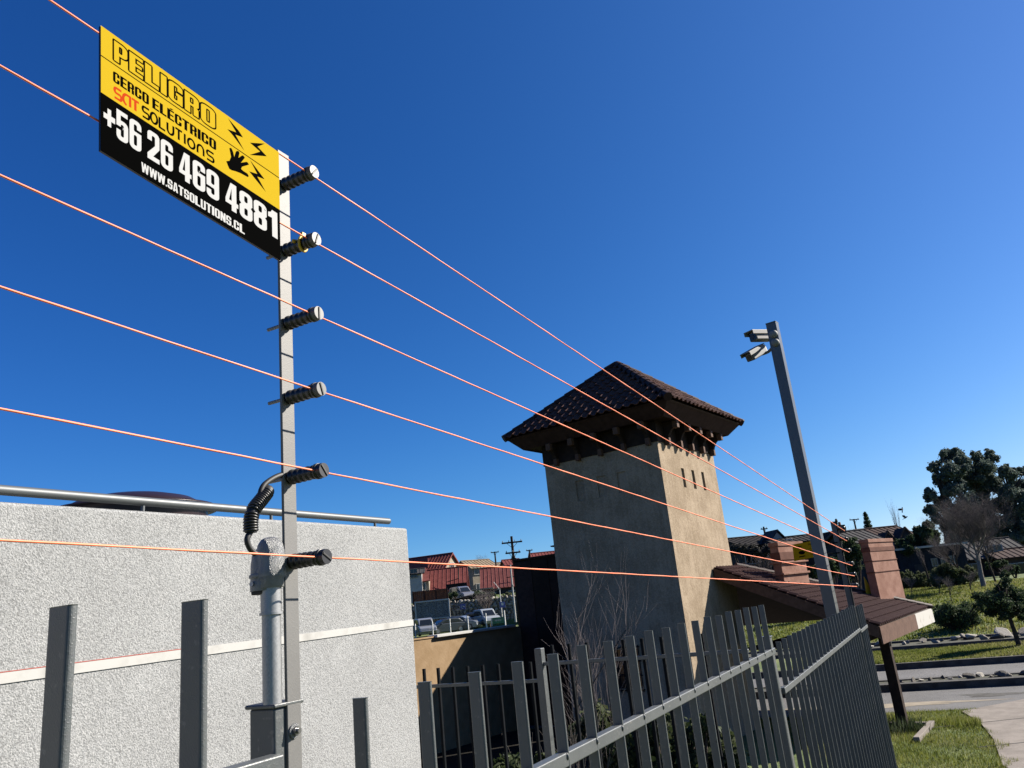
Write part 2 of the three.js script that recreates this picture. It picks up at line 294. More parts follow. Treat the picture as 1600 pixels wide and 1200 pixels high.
// ------------------------------------------------------------------ white building with the granular wall
const FH = 27, fd = heading(FH), fn = heading(FH + 90);            // the steel fence runs along fd; fn points out of it, towards the viewer's side
const P0 = V(-0.31, EYE, -1.0);                                   // the near fence post, at eye level
const fpt = (a, y, n) => P0.clone().addScaledVector(fd, a).addScaledVector(fn, n).setY(EYE + y);
{
  const D = -1.47, T = 0.42, base = -2.2;
  const t = thing('white_building', fpt(0, base, D), turnFor(FH), 'low flat-roofed building with white granular rendered wall behind the fence', 'building');
  const H = T - base;
  part('front_wall', rbox(8.3, H, 0.2, 0.012, 2.31 - 4.15, H / 2, -0.1, 2), M.granular, t);
  part('end_wall', span(2.11, 2.306, 0, H - 0.004, -6, -0.2), M.granular, t);
  part('back_wall', span(-5.98, 2.11, 0, H - 0.004, -6, -5.8), M.granular, t);
  part('far_wall', span(-5.98, -5.8, 0, H - 0.004, -5.8, -0.2), M.granular, t);
  part('roof', span(-5.8, 2.11, H - 0.45, H - 0.3, -5.8, -0.2), M.grey, t);
  // painted stripe at eye level, slightly out of level, with the remains of a red snap line above it
  const s = part('painted_stripe', box(7.9, 0.027, 0.004, 0, 0, 0.002), M.offWhite, t); s.position.set(-1.645, -base - 0.0345, 0); s.rotation.z = 0.0137; s.position.y = -base - 0.015 - 0.0137 * (2.305 + 1.645) ;
  const l = part('snap_line', box(2.2, 0.0022, 0.002, 0, 0, 0.001), M.redLine, t); l.position.set(0.0, -base - 0.015 - 0.0137 * 2.3 + 0.0152, 0); l.rotation.z = 0.0137;
}
{ // grey pipe running above the wall
  const t = thing('pipe_rail', fpt(0, 0.42, -1.5), turnFor(FH), 'grey horizontal pipe running along the top of the white wall', 'pipe');
  part('pipe', rod(V(-6, 0.052, 0), V(2.2, 0.032, 0), 0.0145, 0.0145, 14), M.railPipe, t);
  part('end_cap', xf(new THREE.SphereGeometry(0.0145, 12, 8), V(2.2, 0.032, 0)), M.railPipe, t);
  for (const a of [0.9, 1.46, 2.1, -0.6, -2]) { const p = part('support', rod(V(a, -0.02, 0), V(a, 0.03, 0), 0.006, 0.006, 8), M.railPipe, t); }
}
{ // dark dome on the flat roof
  const c = atPlane(212, 790, fpt(0, 0, -2.35), fn);
  const t = thing('roof_dome', V(c.x, atPlane(212, 774, fpt(0, 0, -2.35), fn).y - 0.385, c.z), 0, 'dark shallow dome showing above the white wall on the flat roof', 'dome');
  const prof = [[0, 0.385], [0.08, 0.384], [0.16, 0.376], [0.235, 0.358], [0.275, 0.335], [0.28, 0.322], [0.34, 0.318], [0.345, 0.306], [0.30, 0.300], [0.30, 0]];
  part('dome_shell', new THREE.LatheGeometry(prof.slice(0, 6).map((p) => new THREE.Vector2(p[0], p[1])).reverse(), 48), M.dome, t);
  part('rim', new THREE.LatheGeometry(prof.slice(5).map((p) => new THREE.Vector2(p[0], p[1])).reverse(), 48), M.dome, t);
}

// ------------------------------------------------------------------ tower with tiled hip roof
const TH = 35, tx = heading(TH), tz = heading(TH + 90);
const TC = V(2.929, 0, -20.322);
const twr = (x, y, z) => TC.clone().addScaledVector(tx, x).addScaledVector(tz, z).setY(EYE + y);
// one interlocking clay tile: an S-shaped sheet, width w along x, length l up the slope (z negative), thickness th
function tileGeo(w, l, h, th = 0.02) {
  const prof = [[-0.5, 0.45], [-0.40, 0.15], [-0.25, 0.0], [-0.06, 0.06], [0.08, 0.5], [0.22, 0.95], [0.34, 1.0], [0.46, 0.72], [0.5, 0.45]];
  const pos = [], uv = [], idx = [];
  for (const [zz, dy] of [[0, 0.028], [-l, 0]]) for (const s of [0, -th]) prof.forEach(([x, y]) => { pos.push(x * w, y * h + dy + s, zz); uv.push(x * w, zz); });
  const n = prof.length, q = (a, b, c, d) => idx.push(a, b, c, a, c, d);
  for (let i = 0; i < n - 1; i++) { q(i, i + 1, 2 * n + i + 1, 2 * n + i); q(n + i + 1, n + i, 3 * n + i, 3 * n + i + 1); q(n + i, n + i + 1, i + 1, i); }
  q(n, 0, 2 * n, 3 * n); q(n - 1, 2 * n - 1, 4 * n - 1, 3 * n - 1);
  const g = new THREE.BufferGeometry(); g.setAttribute('position', new THREE.Float32BufferAttribute(pos, 3)); g.setAttribute('uv', new THREE.Float32BufferAttribute(uv, 2)); g.setIndex(idx);
  const h2 = g.toNonIndexed(); h2.computeVertexNormals(); return h2;
}
{
  const base = -3.4, t = thing('tower', twr(0, base, 0), turnFor(TH), 'square beige stucco tower with a red-brown tiled hip roof', 'tower');
  const HX = 1.7, HZ = 1.62, top = 3.45 - base, e = 0.14;
  // core and two outer skins with recessed slits
  part('wall', span(-HX + e, HX, 0, top, -HZ, HZ - e), M.tower, t);
  const holed = (w0, w1, holes) => {
    const s = new THREE.Shape([[w0, 0], [w1, 0], [w1, top], [w0, top]].map((p) => new THREE.Vector2(...p)));
    for (const [a, b, c, d] of holes) s.holes.push(new THREE.Path([[a, c], [a, d], [b, d], [b, c]].map((p) => new THREE.Vector2(...p))));
    return metreUV(new THREE.ExtrudeGeometry(s, { depth: e, bevelEnabled: false }));
  };
  const Y = (y) => y - base;
  part('slit_back', span(-0.7, 0.9, Y(2.3), Y(3.0), HZ - e - 0.01, HZ - 0.045), M.tower, t);
  const rw = part('wall', holed(-HX, HX, [[-0.58, -0.41], [0.04, 0.21], [0.66, 0.83]].map(([a, b], i) => [a, b, Y(2.42), Y(2.90)])), M.tower, t); rw.position.z = HZ - e;
  const lw = part('wall', holed(-HZ, HZ - e, [[-0.76, -0.52, Y(2.40), Y(2.91)], [-0.14, 0.10, Y(2.40), Y(2.91)], [0.43, 0.67, Y(2.42), Y(2.91)], [-0.35, 0.33, Y(-2.02), Y(-1.16)]]), M.tower, t);
  part('slit_back', span(-HX + 0.035, -HX + e + 0.01, Y(2.3), Y(3.0), -0.85, 0.75), M.tower, t); lw.rotation.y = -Math.PI / 2; lw.position.x = -HX + e; lw.position.z = 0;
  // window with an iron grille low on the shaded face
  const win = part('window', span(-HX + e - 0.012, -HX + e + 0.02, Y(-2.02), Y(-1.16), -0.345, 0.345).translate(0, 0, 0), M.glass, t);
  const gr = []; for (let i = 0; i < 6; i++) gr.push(rod(V(-HX - 0.02, Y(-2.1), -0.36 + i * 0.144), V(-HX - 0.02, Y(-1.08), -0.36 + i * 0.144), 0.012, 0.012, 6)); for (let i = 0; i < 4; i++) gr.push(rod(V(-HX - 0.02, Y(-2.05) + i * 0.31, -0.4), V(-HX - 0.02, Y(-2.05) + i * 0.31, 0.4), 0.012, 0.012, 6));
  part('grille', merge(gr), M.fenceDark, win);
  // timber band and boxed eaves
  const bt = Y(3.95);
  part('timber_band', span(-HX - 0.025, HX + 0.025, top, bt, -HZ - 0.025, HZ + 0.025), M.darkWood, t);
  const h1 = 2.02, h2 = 2.30, y1 = Y(3.93), y2 = Y(4.22);
  const ring = (a, b, ya, yb) => { const c = [[-1, -1], [1, -1], [1, 1], [-1, 1]]; return c.map((p, i) => { const n = c[(i + 1) % 4]; return quadSlab(V(p[0] * a, ya, p[1] * a), V(p[0] * b, yb, p[1] * b), V(n[0] * b, yb, n[1] * b), V(n[0] * a, ya, n[1] * a), 0.05); }); };
  for (const g of ring(h1, h2, y1, y2)) part('fascia', g, M.eaveWood, t);
  part('soffit', span(-h1 + 0.01, h1 - 0.01, y1 + 0.03, y1 + 0.07, -h1 + 0.01, h1 - 0.01), M.darkWood, t);
  // brackets under the soffit: a curved timber with a block at each end
  const pf = [[0, 0], [0.1, 0], [0.14, 0.10], [0.2, 0.2], [0.29, 0.27], [0.36, 0.29], [0.36, 0.42], [0.0, 0.42]];
  const brG = prism(pf, 0.09), blk = rbox(0.13, 0.17, 0.13, 0.008), blk2 = rbox(0.13, 0.17, 0.1, 0.008);
  for (let s = 0; s < 2; s++) for (let i = 0; i < 5; i++) {
    const w = s ? HZ : HX, p = -w + 0.42 + i * (2 * w - 0.62) / 4;
    const b = new THREE.Group(); b.name = 'bracket' + (s * 5 + i ? '_' + String(s * 5 + i).padStart(3, '0') : ''); t.add(b);
    if (s === 0) { b.position.set(p, Y(3.52), HZ + 0.02); } else { b.position.set(-HX - 0.02, Y(3.52), p); }
    b.rotation.y = s ? Math.PI : -Math.PI / 2;                     // local x points out of the wall
    const c = part('corbel', brG, M.darkWood, b);
    const u = part('block', blk, M.brownWood, b); u.position.set(0.33, 0.32, 0);
    const l = part('block', blk2, M.brownWood, b); l.position.set(0.06, -0.05, 0);
  }
  // roof: sloping deck, single tiles on the two faces in view, the hidden faces in one piece, ridge caps
  const hr = 2.36, yr = Y(4.24), ya = Y(6.12), slope = Math.hypot(ya - yr, hr), ang = Math.atan2(ya - yr, hr);
  const deck = []; for (const g of ring(hr - 0.03, 0.02, yr, ya - 0.02)) deck.push(g);
  part('roof_deck', merge(deck), M.tileCap, t);
  const W = 0.232, L = 0.30, variants = [0, 1, 2, 3].map((k) => tileGeo(W, L + 0.045, 0.05 + 0.004 * k)), hidden = [];
  const r = rng(21);
  for (let f = 0; f < 4; f++) {
    const face = new THREE.Matrix4().makeRotationY(f * Math.PI / 2);         // f 0: +z (lit), 3: -x (shaded)
    const rows = Math.floor(slope / L);
    for (let j = 0; j < rows; j++) {
      const s = j * L, half = hr * (1 - (s + L * 0.35) / slope), n = Math.floor((2 * half) / W);
      for (let i = 0; i < n; i++) {
        const x = (i - (n - 1) / 2) * W, m = new THREE.Matrix4();
        const jz = (r() - 0.5) * 0.012, jr = (r() - 0.5) * 0.02;
        m.compose(V(x, yr + s * Math.sin(ang) + 0.004, hr + 0.05 - s * Math.cos(ang) + jz), new THREE.Quaternion().setFromEuler(E(ang - 0.01, jr, (r() - 0.5) * 0.03)), V(1, 1, 1)).premultiply(face);
        if (f === 0 || f === 3) { const k = (r() * 4) | 0, o = part('roof_tile', variants[k], M.tileReds[(r() * 4) | 0], t); o.applyMatrix4(m); }
        else hidden.push(variants[0].clone().applyMatrix4(m));
      }
    }
  }
  tag(part('roof_tiles', merge(hidden), M.tileReds[1], t), null, null, null, 'stuff');
  const cap = () => { const g = new THREE.CylinderGeometry(0.085, 0.105, 0.36, 10, 1, true, -Math.PI / 2, Math.PI); return g; };
  for (let f = 0; f < 4; f++) {
    const c = [[-1, 1], [1, 1], [1, -1], [-1, -1]][f], a = V(c[0] * hr, yr + 0.03, c[1] * hr), b = V(0, ya + 0.05, 0), n = 11;
    const q = new THREE.Quaternion().setFromUnitVectors(V(0, 1, 0), b.clone().sub(a).normalize());
    for (let i = 0; i < n; i++) { const o = part('ridge_cap', rod(V(0, -0.17, 0), V(0, 0.17, 0), 0.105, 0.085, 10), M.tileCap, t); o.quaternion.copy(q); o.position.copy(a.clone().lerp(b, (i + 0.45) / n)); }
  }
  part('finial', xf(new THREE.SphereGeometry(0.15, 14, 8), V(0, ya + 0.02, 0), null, V(1, 0.62, 1)), M.tileCap, t);
  // small rain spouts on the far corners
  part('spout', xf(prism([[0, -0.03], [0.28, 0.02], [0.30, 0.05], [0, 0.06]], 0.05), V(HX, Y(3.12), HZ - 0.3)), M.darkWood, t);
  part('spout', xf(prism([[0, -0.03], [0.28, 0.02], [0.30, 0.05], [0, 0.06]], 0.05), V(-HX + 0.3, Y(1.4), -HZ), E(0, Math.PI / 2, 0)), M.darkWood, t);
}
{ // dark block behind the tower's left side
  const zw = -5.5, c = atPlane(803, 876, twr(0, 0, zw), tz), x0 = c.clone().sub(TC).dot(tx), h = c.y - EYE + 3.4;
  const t = thing('dark_block', twr(x0, -3.4, zw), turnFor(TH), 'dark brown panelled block standing against the left side of the tower', 'wall block');
  part('body', span(0, 2.6, 0, h - 0.03, 0, 3.8), M.blockBrown, t);
  part('cap', rbox(2.7, 0.06, 3.9, 0.01, 1.3, h, 1.9), M.darkWood, t);
  for (let i = 0; i < 6; i++) part('panel', rbox(0.02, h - 0.15, 0.60, 0.006, -0.008, h / 2, 0.34 + i * 0.624), i === 0 ? M.eaveWood : M.blockBrown, t);
}
{ // tan boundary wall with pale coping
  const zw = -5.5, c = atPlane(800, 977, twr(0, 0, zw), tz), d = atPlane(680, 993, twr(0, 0, zw), tz), x0 = c.clone().sub(TC).dot(tx), xd = d.clone().sub(TC).dot(tx), h = c.y - EYE + 3.4;
  const t = thing('boundary_wall', twr(x0, -3.4, zw), turnFor(TH), 'tan rendered boundary wall with pale coping, half in shadow, beyond the rear fence', 'wall');
  part('wall', span(-14, 0.75, 0, h - 0.06, -0.2, -0.01), M.tan, t);
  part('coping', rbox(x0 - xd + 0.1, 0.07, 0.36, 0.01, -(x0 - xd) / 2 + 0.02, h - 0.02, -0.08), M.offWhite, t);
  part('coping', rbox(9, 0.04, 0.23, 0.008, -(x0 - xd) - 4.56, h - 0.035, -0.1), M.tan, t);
}
{ // entrance canopy: one slope of a hipped tile roof, its boards, post and underside
  const base = -3.4, t = thing('entrance_canopy', twr(1.5, base, 5.1), turnFor(TH), 'red-brown tiled entrance canopy sloping down from the tower on a brown post', 'canopy');
  const o = V(1.5, base, 5.1), L = (x, y, z) => V(x - o.x, y - o.y, z - o.z);
  const T1 = L(0.342, 0.44, 1.65), T2 = L(1.95, 0.44, 1.65), E1 = L(0.342, -1.17, 5.127), E2 = L(6.64, -1.17, 5.2), B1 = L(1.95, 0.44, 1.4), B2 = L(6.64, -1.17, -3.2), C1 = L(1.95, 0.44, 1.5);
  part('roof_deck', merge([quadSlab(E1, E2, T2, T1, 0.09), quadSlab(E2.clone(), L(6.64, -1.17, -3.2), L(1.95, 0.44, 1.55), T2, 0.09)]), M.darkWood, t);
  // small tiles in courses across the slope
  const dn = E1.clone().sub(T1), len = dn.length(), rows = 17, W = 0.2, lr = len / rows, list = [], r = rng(5), pitch = Math.asin((T1.y - E1.y) / len);
  const tg = tileGeo(W, lr + 0.03, 0.055, 0.014);
  for (let j = 0; j < rows; j++) {
    const s = j * lr, x1 = lerp(E2.x, T2.x, (s + lr * 0.4) / len), n = Math.floor((x1 - E1.x) / W);
    for (let i = 0; i < n; i++) list.push(tg.clone().applyMatrix4(new THREE.Matrix4().compose(V(E1.x + (i + 0.5) * W, E1.y + s * Math.sin(pitch) + 0.01, E1.z + 0.03 - s * Math.cos(pitch) + (r() - 0.5) * 0.008), new THREE.Quaternion().setFromEuler(E(pitch - 0.02, 0, (r() - 0.5) * 0.02)), V(1, 1, 1))));
  }
  tag(part('roof_tiles', merge(list), M.tileReds[0], t), null, null, null, 'stuff');
  for (let i = 0; i < 22; i++) { const a = E2.clone().add(V(0, 0.05, 0)), b = T2.clone().add(V(0, 0.05, 0)); const c = part('ridge_cap', rod(V(0, -0.17, 0), V(0, 0.17, 0), 0.085, 0.07, 8), M.tileCap, t); c.quaternion.setFromUnitVectors(V(0, 1, 0), b.clone().sub(a).normalize()); c.position.copy(a.lerp(b, (i + 0.5) / 22)); }
  // boards along the rake and the eave, one eave length painted white
  const up = V(0, 0.02, 0), dwn = V(0, -0.30, 0);
  const board = (p, q, d0, d1, th, n) => quadSlab(p.clone().add(V(0, d1, 0)).addScaledVector(n, th), q.clone().add(V(0, d1, 0)).addScaledVector(n, th), q.clone().add(V(0, d0, 0)).addScaledVector(n, th), p.clone().add(V(0, d0, 0)).addScaledVector(n, th), th);
  part('rake_board', board(T1, E1, 0.015, -0.24, 0.035, V(-1, 0, 0)), M.brownWood, t);
  const Em = E1.clone().lerp(E2, 0.62);
  part('fascia_board', board(E1, Em, 0.0, -0.36, 0.035, V(0, 0, 1)), M.brownWood, t);
  part('fascia_board', board(Em.clone().add(V(0.004, 0, 0)), E2, 0.0, -0.36, 0.037, V(0, 0, 1)), M.whiteFascia, t);
  for (let i = 0; i < 5; i++) part('rafter', quadSlab(...[T1, E1].map((p) => p.clone().add(V(0.6 + i * 0.32, -0.12, i ? 0 : 0))).flatMap((p, k) => k ? [p.clone(), p.clone().add(V(0.09, 0, 0))] : [p.clone().add(V(0.09, 0, 0)), p.clone()]), 0.14), M.darkWood, t);
  // post on the ground under the eave
  part('post', rbox(0.21, 2.2, 0.21, 0.012, 0.05, 1.08, -0.17), M.darkWood, t);
  part('post_trim', rbox(0.03, 2.1, 0.05, 0.006, 0.168, 1.03, -0.10), M.brownWood, t);
  part('beam', span(-1.1, 5.0, 1.86, 2.06, -0.12, 0.12).translate(0, 0.12, -0.3), M.darkWood, t);
  part('soffit', span(-1.05, 4.9, 1.885, 1.91, -3.2, -0.38), M.darkWood, t);
}
{ // low planter kerb round the canopy post
  const t = thing('planter_kerb', twr(1.5, -3.4, 5.1), turnFor(TH), 'low pale kerb enclosing the planter at the canopy post', 'kerb');
  part('kerb_length', rbox(0.12, 0.12, 1.2, 0.01, 0.30, 0.02, -0.30), M.concrete, t);
  part('kerb_length', rbox(1.9, 0.14, 0.12, 0.01, -0.59, 0.03, 0.36), M.concrete, t);
  part('kerb_length', rbox(2.2, 0.42, 0.1, 0.01, -0.5, 0.15, -1.3), M.darkWood, t);
}
// terracotta chimney slabs standing on the hidden slope of the canopy roof, their long side to the sun
function chimney(px0, pxEdge, px1, pyTop, pyBase, z, label, ledges) {
  const c = atDepth((px0 + px1) / 2, pyTop, z), lx = (px1 - pxEdge) / 1250 * z / 0.46, lz = (pxEdge - px0) / 1250 * z / 0.9, base = atDepth((px0 + px1) / 2, pyBase, z).y, h = c.y - base;
  const t = thing('roof_chimney', V(c.x, base, c.z), turnFor(45), label, 'chimney', 'terracotta chimneys behind the canopy ridge');
  part('shaft', box(lx, h - 0.02, lz, 0, (h - 0.02) / 2, 0), M.terracotta, t);
  part('cap', rbox(lx + 0.05, 0.10, lz + 0.05, 0.012, 0, h - 0.04, 0), M.terracotta, t);
  ledges.forEach(([d, out, hh, m]) => part('ledge', rbox(lx + out, hh, lz + out, 0.008, 0, h - d, 0), m, t));
}
chimney(1203, 1215, 1252, 848, 925, 20.6, 'short terracotta chimney with a dark band, left of the small yellow sign', [[0.34, 0.05, 0.2, M.terracottaDark], [0.50, 0.12, 0.04, M.terracotta], [0.78, 0.10, 0.05, M.terracotta]]);
chimney(1341, 1352, 1396, 843, 985, 22.4, 'tall terracotta chimney with ledges, right of the far fence post', [[0.27, 0.03, 0.12, M.terracottaDark], [0.58, 0.04, 0.025, M.terracottaDark], [0.88, 0.04, 0.025, M.terracottaDark]]);

// ------------------------------------------------------------------ steel picket fence in stepped sections
const picketGeo = (w, d, h, r) => {                                // tube with rounded long edges and a square-cut end
  const s = new THREE.Shape(), q = [[w / 2 - r, d / 2 - r, 0], [-w / 2 + r, d / 2 - r, 1], [-w / 2 + r, -d / 2 + r, 2], [w / 2 - r, -d / 2 + r, 3]];
  q.forEach(([x, y, k], i) => { for (let j = 0; j <= 4; j++) { const t = (k + j / 4) * Math.PI / 2, X = x + r * Math.cos(t), Y = y + r * Math.sin(t); i || j ? s.lineTo(X, Y) : s.moveTo(X, Y); } });
  return metreUV(new THREE.ExtrudeGeometry(s, { depth: h - 0.002, bevelEnabled: true, bevelSize: -0.0006, bevelOffset: 0, bevelThickness: 0.001, bevelSegments: 1 }).rotateX(Math.PI / 2).translate(0, -0.001, 0));
};
{
  const t = thing('picket_fence', fpt(0, -3.3, 0), turnFor(FH), 'grey painted steel picket fence with stepped sections running away to the right', 'fence');
  const Y = (y) => y + 3.3;
  const sec = (name, a0, n, top, geo, jit) => { const r = rng(n + 3); for (let k = 0; k < n; k++) { const p = part('picket', geo, M.fence, t); p.position.set(a0 + 0.151 * k + (r() - 0.5) * 0.006, Y(top + (r() - 0.5) * jit), 0); p.rotation.y = (r() - 0.5) * 0.09; p.rotation.z = (r() - 0.5) * 0.006; p.rotation.x = (r() - 0.5) * 0.006; } };
  const big = picketGeo(0.011, 0.036, 1.7, 0.0045), g1 = picketGeo(0.0085, 0.025, 2.2, 0.0035), g2 = picketGeo(0.0085, 0.025, 2.7, 0.0035);
  sec('left', -0.142 - 0.151 * 4, 5, 0.044, big, 0.004);
  sec('one', 0.131, 19, -0.093, g1, 0.008);
  sec('two', 3.08, 24, -0.262, g2, 0.010);
  sec('three', 6.81, 4, -0.28, g2, 0.008);
  const rail = (a0, a1, y) => { const m = part('rail', rbox(a1 - a0, 0.026, 0.023, 0.003, (a0 + a1) / 2, Y(y - 0.002), 0), M.fence, t); };
  rail(-1.6, -0.021, -0.146); rail(0.021, 2.93, -0.290); rail(2.975, 6.65, -0.462); rail(6.69, 7.35, -0.48);
  rail(-1.6, -0.021, -1.35); rail(0.021, 2.93, -1.75); rail(2.975, 6.65, -2.4);
  // small weld beads where pickets meet the rail
  const wg = xf(new THREE.SphereGeometry(0.0045, 8, 6), V(0, 0, 0), null, V(0.7, 1.5, 1));
  for (let k = 0; k < 19; k++) { const w = part('weld', wg, M.fence, t); w.position.set(0.131 + 0.151 * k - 0.006, Y(-0.286), 0.011); }
  // square main posts
  const post = (a, top, bottom) => { part('post', rbox(0.042, top - bottom, 0.042, 0.003, a, Y((top + bottom) / 2), -0.025), M.fence, t); part('post_cap', rbox(0.05, 0.005, 0.05, 0.002, a, Y(top + 0.0025), -0.025), M.fence, t); };
  post(0, -0.0855, -1.75); post(2.953, -0.236, -2.6); post(6.67, -0.28, -3.25); post(-1.62, 0.05, -1.7);
}
{ // second fence, behind, running left from the corner post
  const B = fpt(2.95, -3.6, -0.1), t = thing('rear_fence', B, turnFor(-60), 'dark thin picket fence behind the grey fence, running towards the white building', 'fence');
  const Y = (y) => y + 3.6, g = picketGeo(0.016, 0.016, 2.6, 0.002);
  for (let k = 1; k < 11; k++) { const p = part('picket', g, M.fenceDark, t); p.position.set(0.02 + 0.1 * k, Y(-0.20), 0.012); }
  for (let k = 0; k < 19; k++) { const p = part('picket', g, M.fenceDark, t); p.position.set(1.16 + 0.1 * k, Y(-0.275), 0.012); }
  part('rail', rbox(1.08, 0.018, 0.018, 0.003, 0.55, Y(-0.288), 0), M.fence, t);
  part('rail', rbox(1.9, 0.018, 0.018, 0.003, 2.04, Y(-0.368), 0), M.fence, t);
  part('rail', rbox(3.0, 0.018, 0.018, 0.003, 1.55, Y(-0.95), 0), M.fenceDark, t);
  part('post', rbox(0.04, 2.7, 0.04, 0.003, 1.09, Y(-0.21) - 1.35, 0), M.fence, t);
}

// ------------------------------------------------------------------ electric fence: near and far posts, insulators, wires
const wireN = 0.05;
const nearPx = [[487, 272], [492, 372], [497, 489], [497, 608], [506, 735], [510, 869]], farPx = [[1307, 821], [1312, 839], [1316, 858], [1320, 880], [1325, 898], [1330, 916]];
const nearY = [0.636, 0.528, 0.415, 0.306, 0.196, 0.086];
const wl = nearPx.map((p, i) => {                                  // each wire is a straight line in the plane in front of the posts
  const f = atPlane(...farPx[i], fpt(0, 0, wireN), fn), af = f.clone().sub(P0).dot(fd), yf = f.y - EYE;
  return { af, yf, s: (yf - nearY[i]) / (af - 0.008) };
});
const FA = 6.72;
function insulatorGeo(scale = 1) {
  const p = []; const ribs = 5, L = 0.046 * scale;
  p.push([0, 0], [0.0085, 0]);
  for (let i = 0; i < ribs; i++) { const z = (i + 0.15) * L / ribs; p.push([0.0086, z], [0.0101 - 0.0002 * i, z + 0.0026], [0.0101 - 0.0002 * i, z + 0.0050], [0.0085, z + 0.0068]); }
  p.push([0.0065, L], [0.0104, L + 0.0008], [0.0104, L + 0.006], [0, L + 0.006]);
  return new THREE.LatheGeometry(p.map((q) => new THREE.Vector2(q[0] * scale, q[1])), 20).rotateX(Math.PI / 2);
}
const insG = insulatorGeo(), capG = rod(V(0, 0, 0.050), V(0, 0, 0.0595), 0.0100, 0.0094, 22), slotG = rbox(0.0024, 0.017, 0.0012, 0.0004, 0, 0, 0.0602), barG = rod(V(0, 0, -0.036), V(0, 0, 0), 0.0026, 0.0026, 8);
function insulator(t, y, clear, a, i) {
  const o = part('insulator', insG, M.blackPlastic, t); o.position.set(a, y, 0.0);
  const c = part('end_cap', capG, clear ? M.clearCap : M.blackPlastic, o);
  const s = part('slot', slotG, M.blackRubber, o); s.rotation.z = -0.7 + 0.35 * i;
  part('bolt', barG, M.castMetal, o);
  return o;
}
{
  const t = thing('fence_post', fpt(0, -0.45, 0), turnFor(FH), 'tall flat grey steel post with six black insulators beside the big yellow sign', 'post');
  const bar = part('bar', rbox(0.0235, 1.142, 0.0045, 0.0012, 0.008, 0.571, -0.0025), M.post, t);
  part('flange', rbox(0.004, 1.14, 0.018, 0.0012, 0.0178, 0.57, -0.0137), M.post, t);
  nearY.forEach((y, i) => insulator(t, y + 0.45, i < 4, 0.008, i));
  const b = part('bolt', xf(new THREE.CylinderGeometry(0.0055, 0.0055, 0.006, 6), V(0.006, 0.335, 0.0035), E(Math.PI / 2, 0, 0)), M.steel, t);
  part('washer', xf(new THREE.CylinderGeometry(0.0085, 0.0085, 0.002, 20), V(0.006, 0.335, 0.001), E(Math.PI / 2, 0, 0)), M.castMetal, b);
  part('bolt_end', rod(V(0.006, 0.335, 0.005), V(0.006, 0.335, 0.010), 0.003, 0.003, 8), M.steel, b);
  // knotted yellow ties on the second insulator
  const tie = part('tie', merge([xf(new THREE.TorusGeometry(0.0108, 0.0019, 6, 20), V(0.008, 0.978, 0.034), E(0.1, 0.2, 0)), rbox(0.008, 0.007, 0.005, 0.001, 0.006, 0.9905, 0.036), rbox(0.007, 0.005, 0.004, 0.001, -0.001, 0.981, 0.026)]), M.yellow, t);
}
{
  const t = thing('fence_post', fpt(FA, -0.62, 0), turnFor(FH), 'dark steel post with insulators at the far end of the orange wires', 'post');
  const H = 1.075;
  part('bar', rbox(0.05, H, 0.008, 0.002, 0, H / 2, -0.004), M.fenceDark, t);
  part('flange', rbox(0.008, H, 0.05, 0.002, 0.021, H / 2, -0.03), M.pole, t);
  part('curled_top', xf(new THREE.TorusGeometry(0.022, 0.009, 8, 16, Math.PI * 1.3), V(-0.012, H - 0.01, 0)), M.fenceDark, t);
  wl.forEach((w, i) => { const o = part('insulator', insG, M.blackPlastic, t); o.position.set(-0.002, w.yf + 0.62, -0.002); o.scale.set(1.5, 1.5, 1.15); part('end_cap', capG, M.clearCap, o); });
}
{ // six orange wires
  const word = ['topmost orange electric wire, passing behind the big yellow sign', 'second orange electric wire from the top, ending at the yellow-tied insulator line', 'third orange electric wire from the top, just under the big yellow sign', 'fourth orange electric wire from the top, crossing the blue sky', 'fifth orange electric wire, tied at the insulator with the black cable', 'lowest orange electric wire, crossing in front of the white wall'];
  wl.forEach((w, i) => {
    const pts = [], rad = [], r = rng(i + 70), A0 = -1.7;
    const N = 150, S = 7, pos = [], nor = [], idx = [];
    for (let k = 0; k <= N; k++) {
      const a = A0 + (FA - A0) * Math.pow(k / N, 1.15), c = fpt(a, nearY[i] + w.s * (a - 0.008) - 0.012 * Math.sin(clamp((a - 0.05) / 6.6, 0, 1) * Math.PI) * 0.0 + (r() - 0.5) * 0.0006, wireN);
      const rr = lerp(0.00115, 0.0028, clamp(a / FA, 0, 1));         // the strands spread slack towards the far post
      for (let q = 0; q < S; q++) { const th = q / S * Math.PI * 2 + k * 0.5, tw = 1 + 0.12 * Math.cos(3 * (th - k * 0.5)); const off = fn.clone().multiplyScalar(Math.cos(th) * rr * tw).add(V(0, Math.sin(th) * rr * tw, 0)); pos.push(c.x + off.x, c.y + off.y, c.z + off.z); }
    }
    for (let k = 0; k < N; k++) for (let q = 0; q < S; q++) { const q1 = (q + 1) % S, a = k * S + q, b = k * S + q1, d = a + S, e = b + S; idx.push(a, b, d, b, e, d); }
    const g = new THREE.BufferGeometry(); g.setAttribute('position', new THREE.Float32BufferAttribute(pos, 3)); g.setIndex(idx); g.computeVertexNormals();
    g.setAttribute('uv', new THREE.Float32BufferAttribute(new Float32Array(pos.length / 3 * 2), 2));
    tag(part('electric_wire', g, M.wire, scene), word[i], 'wire', null);
  });
}

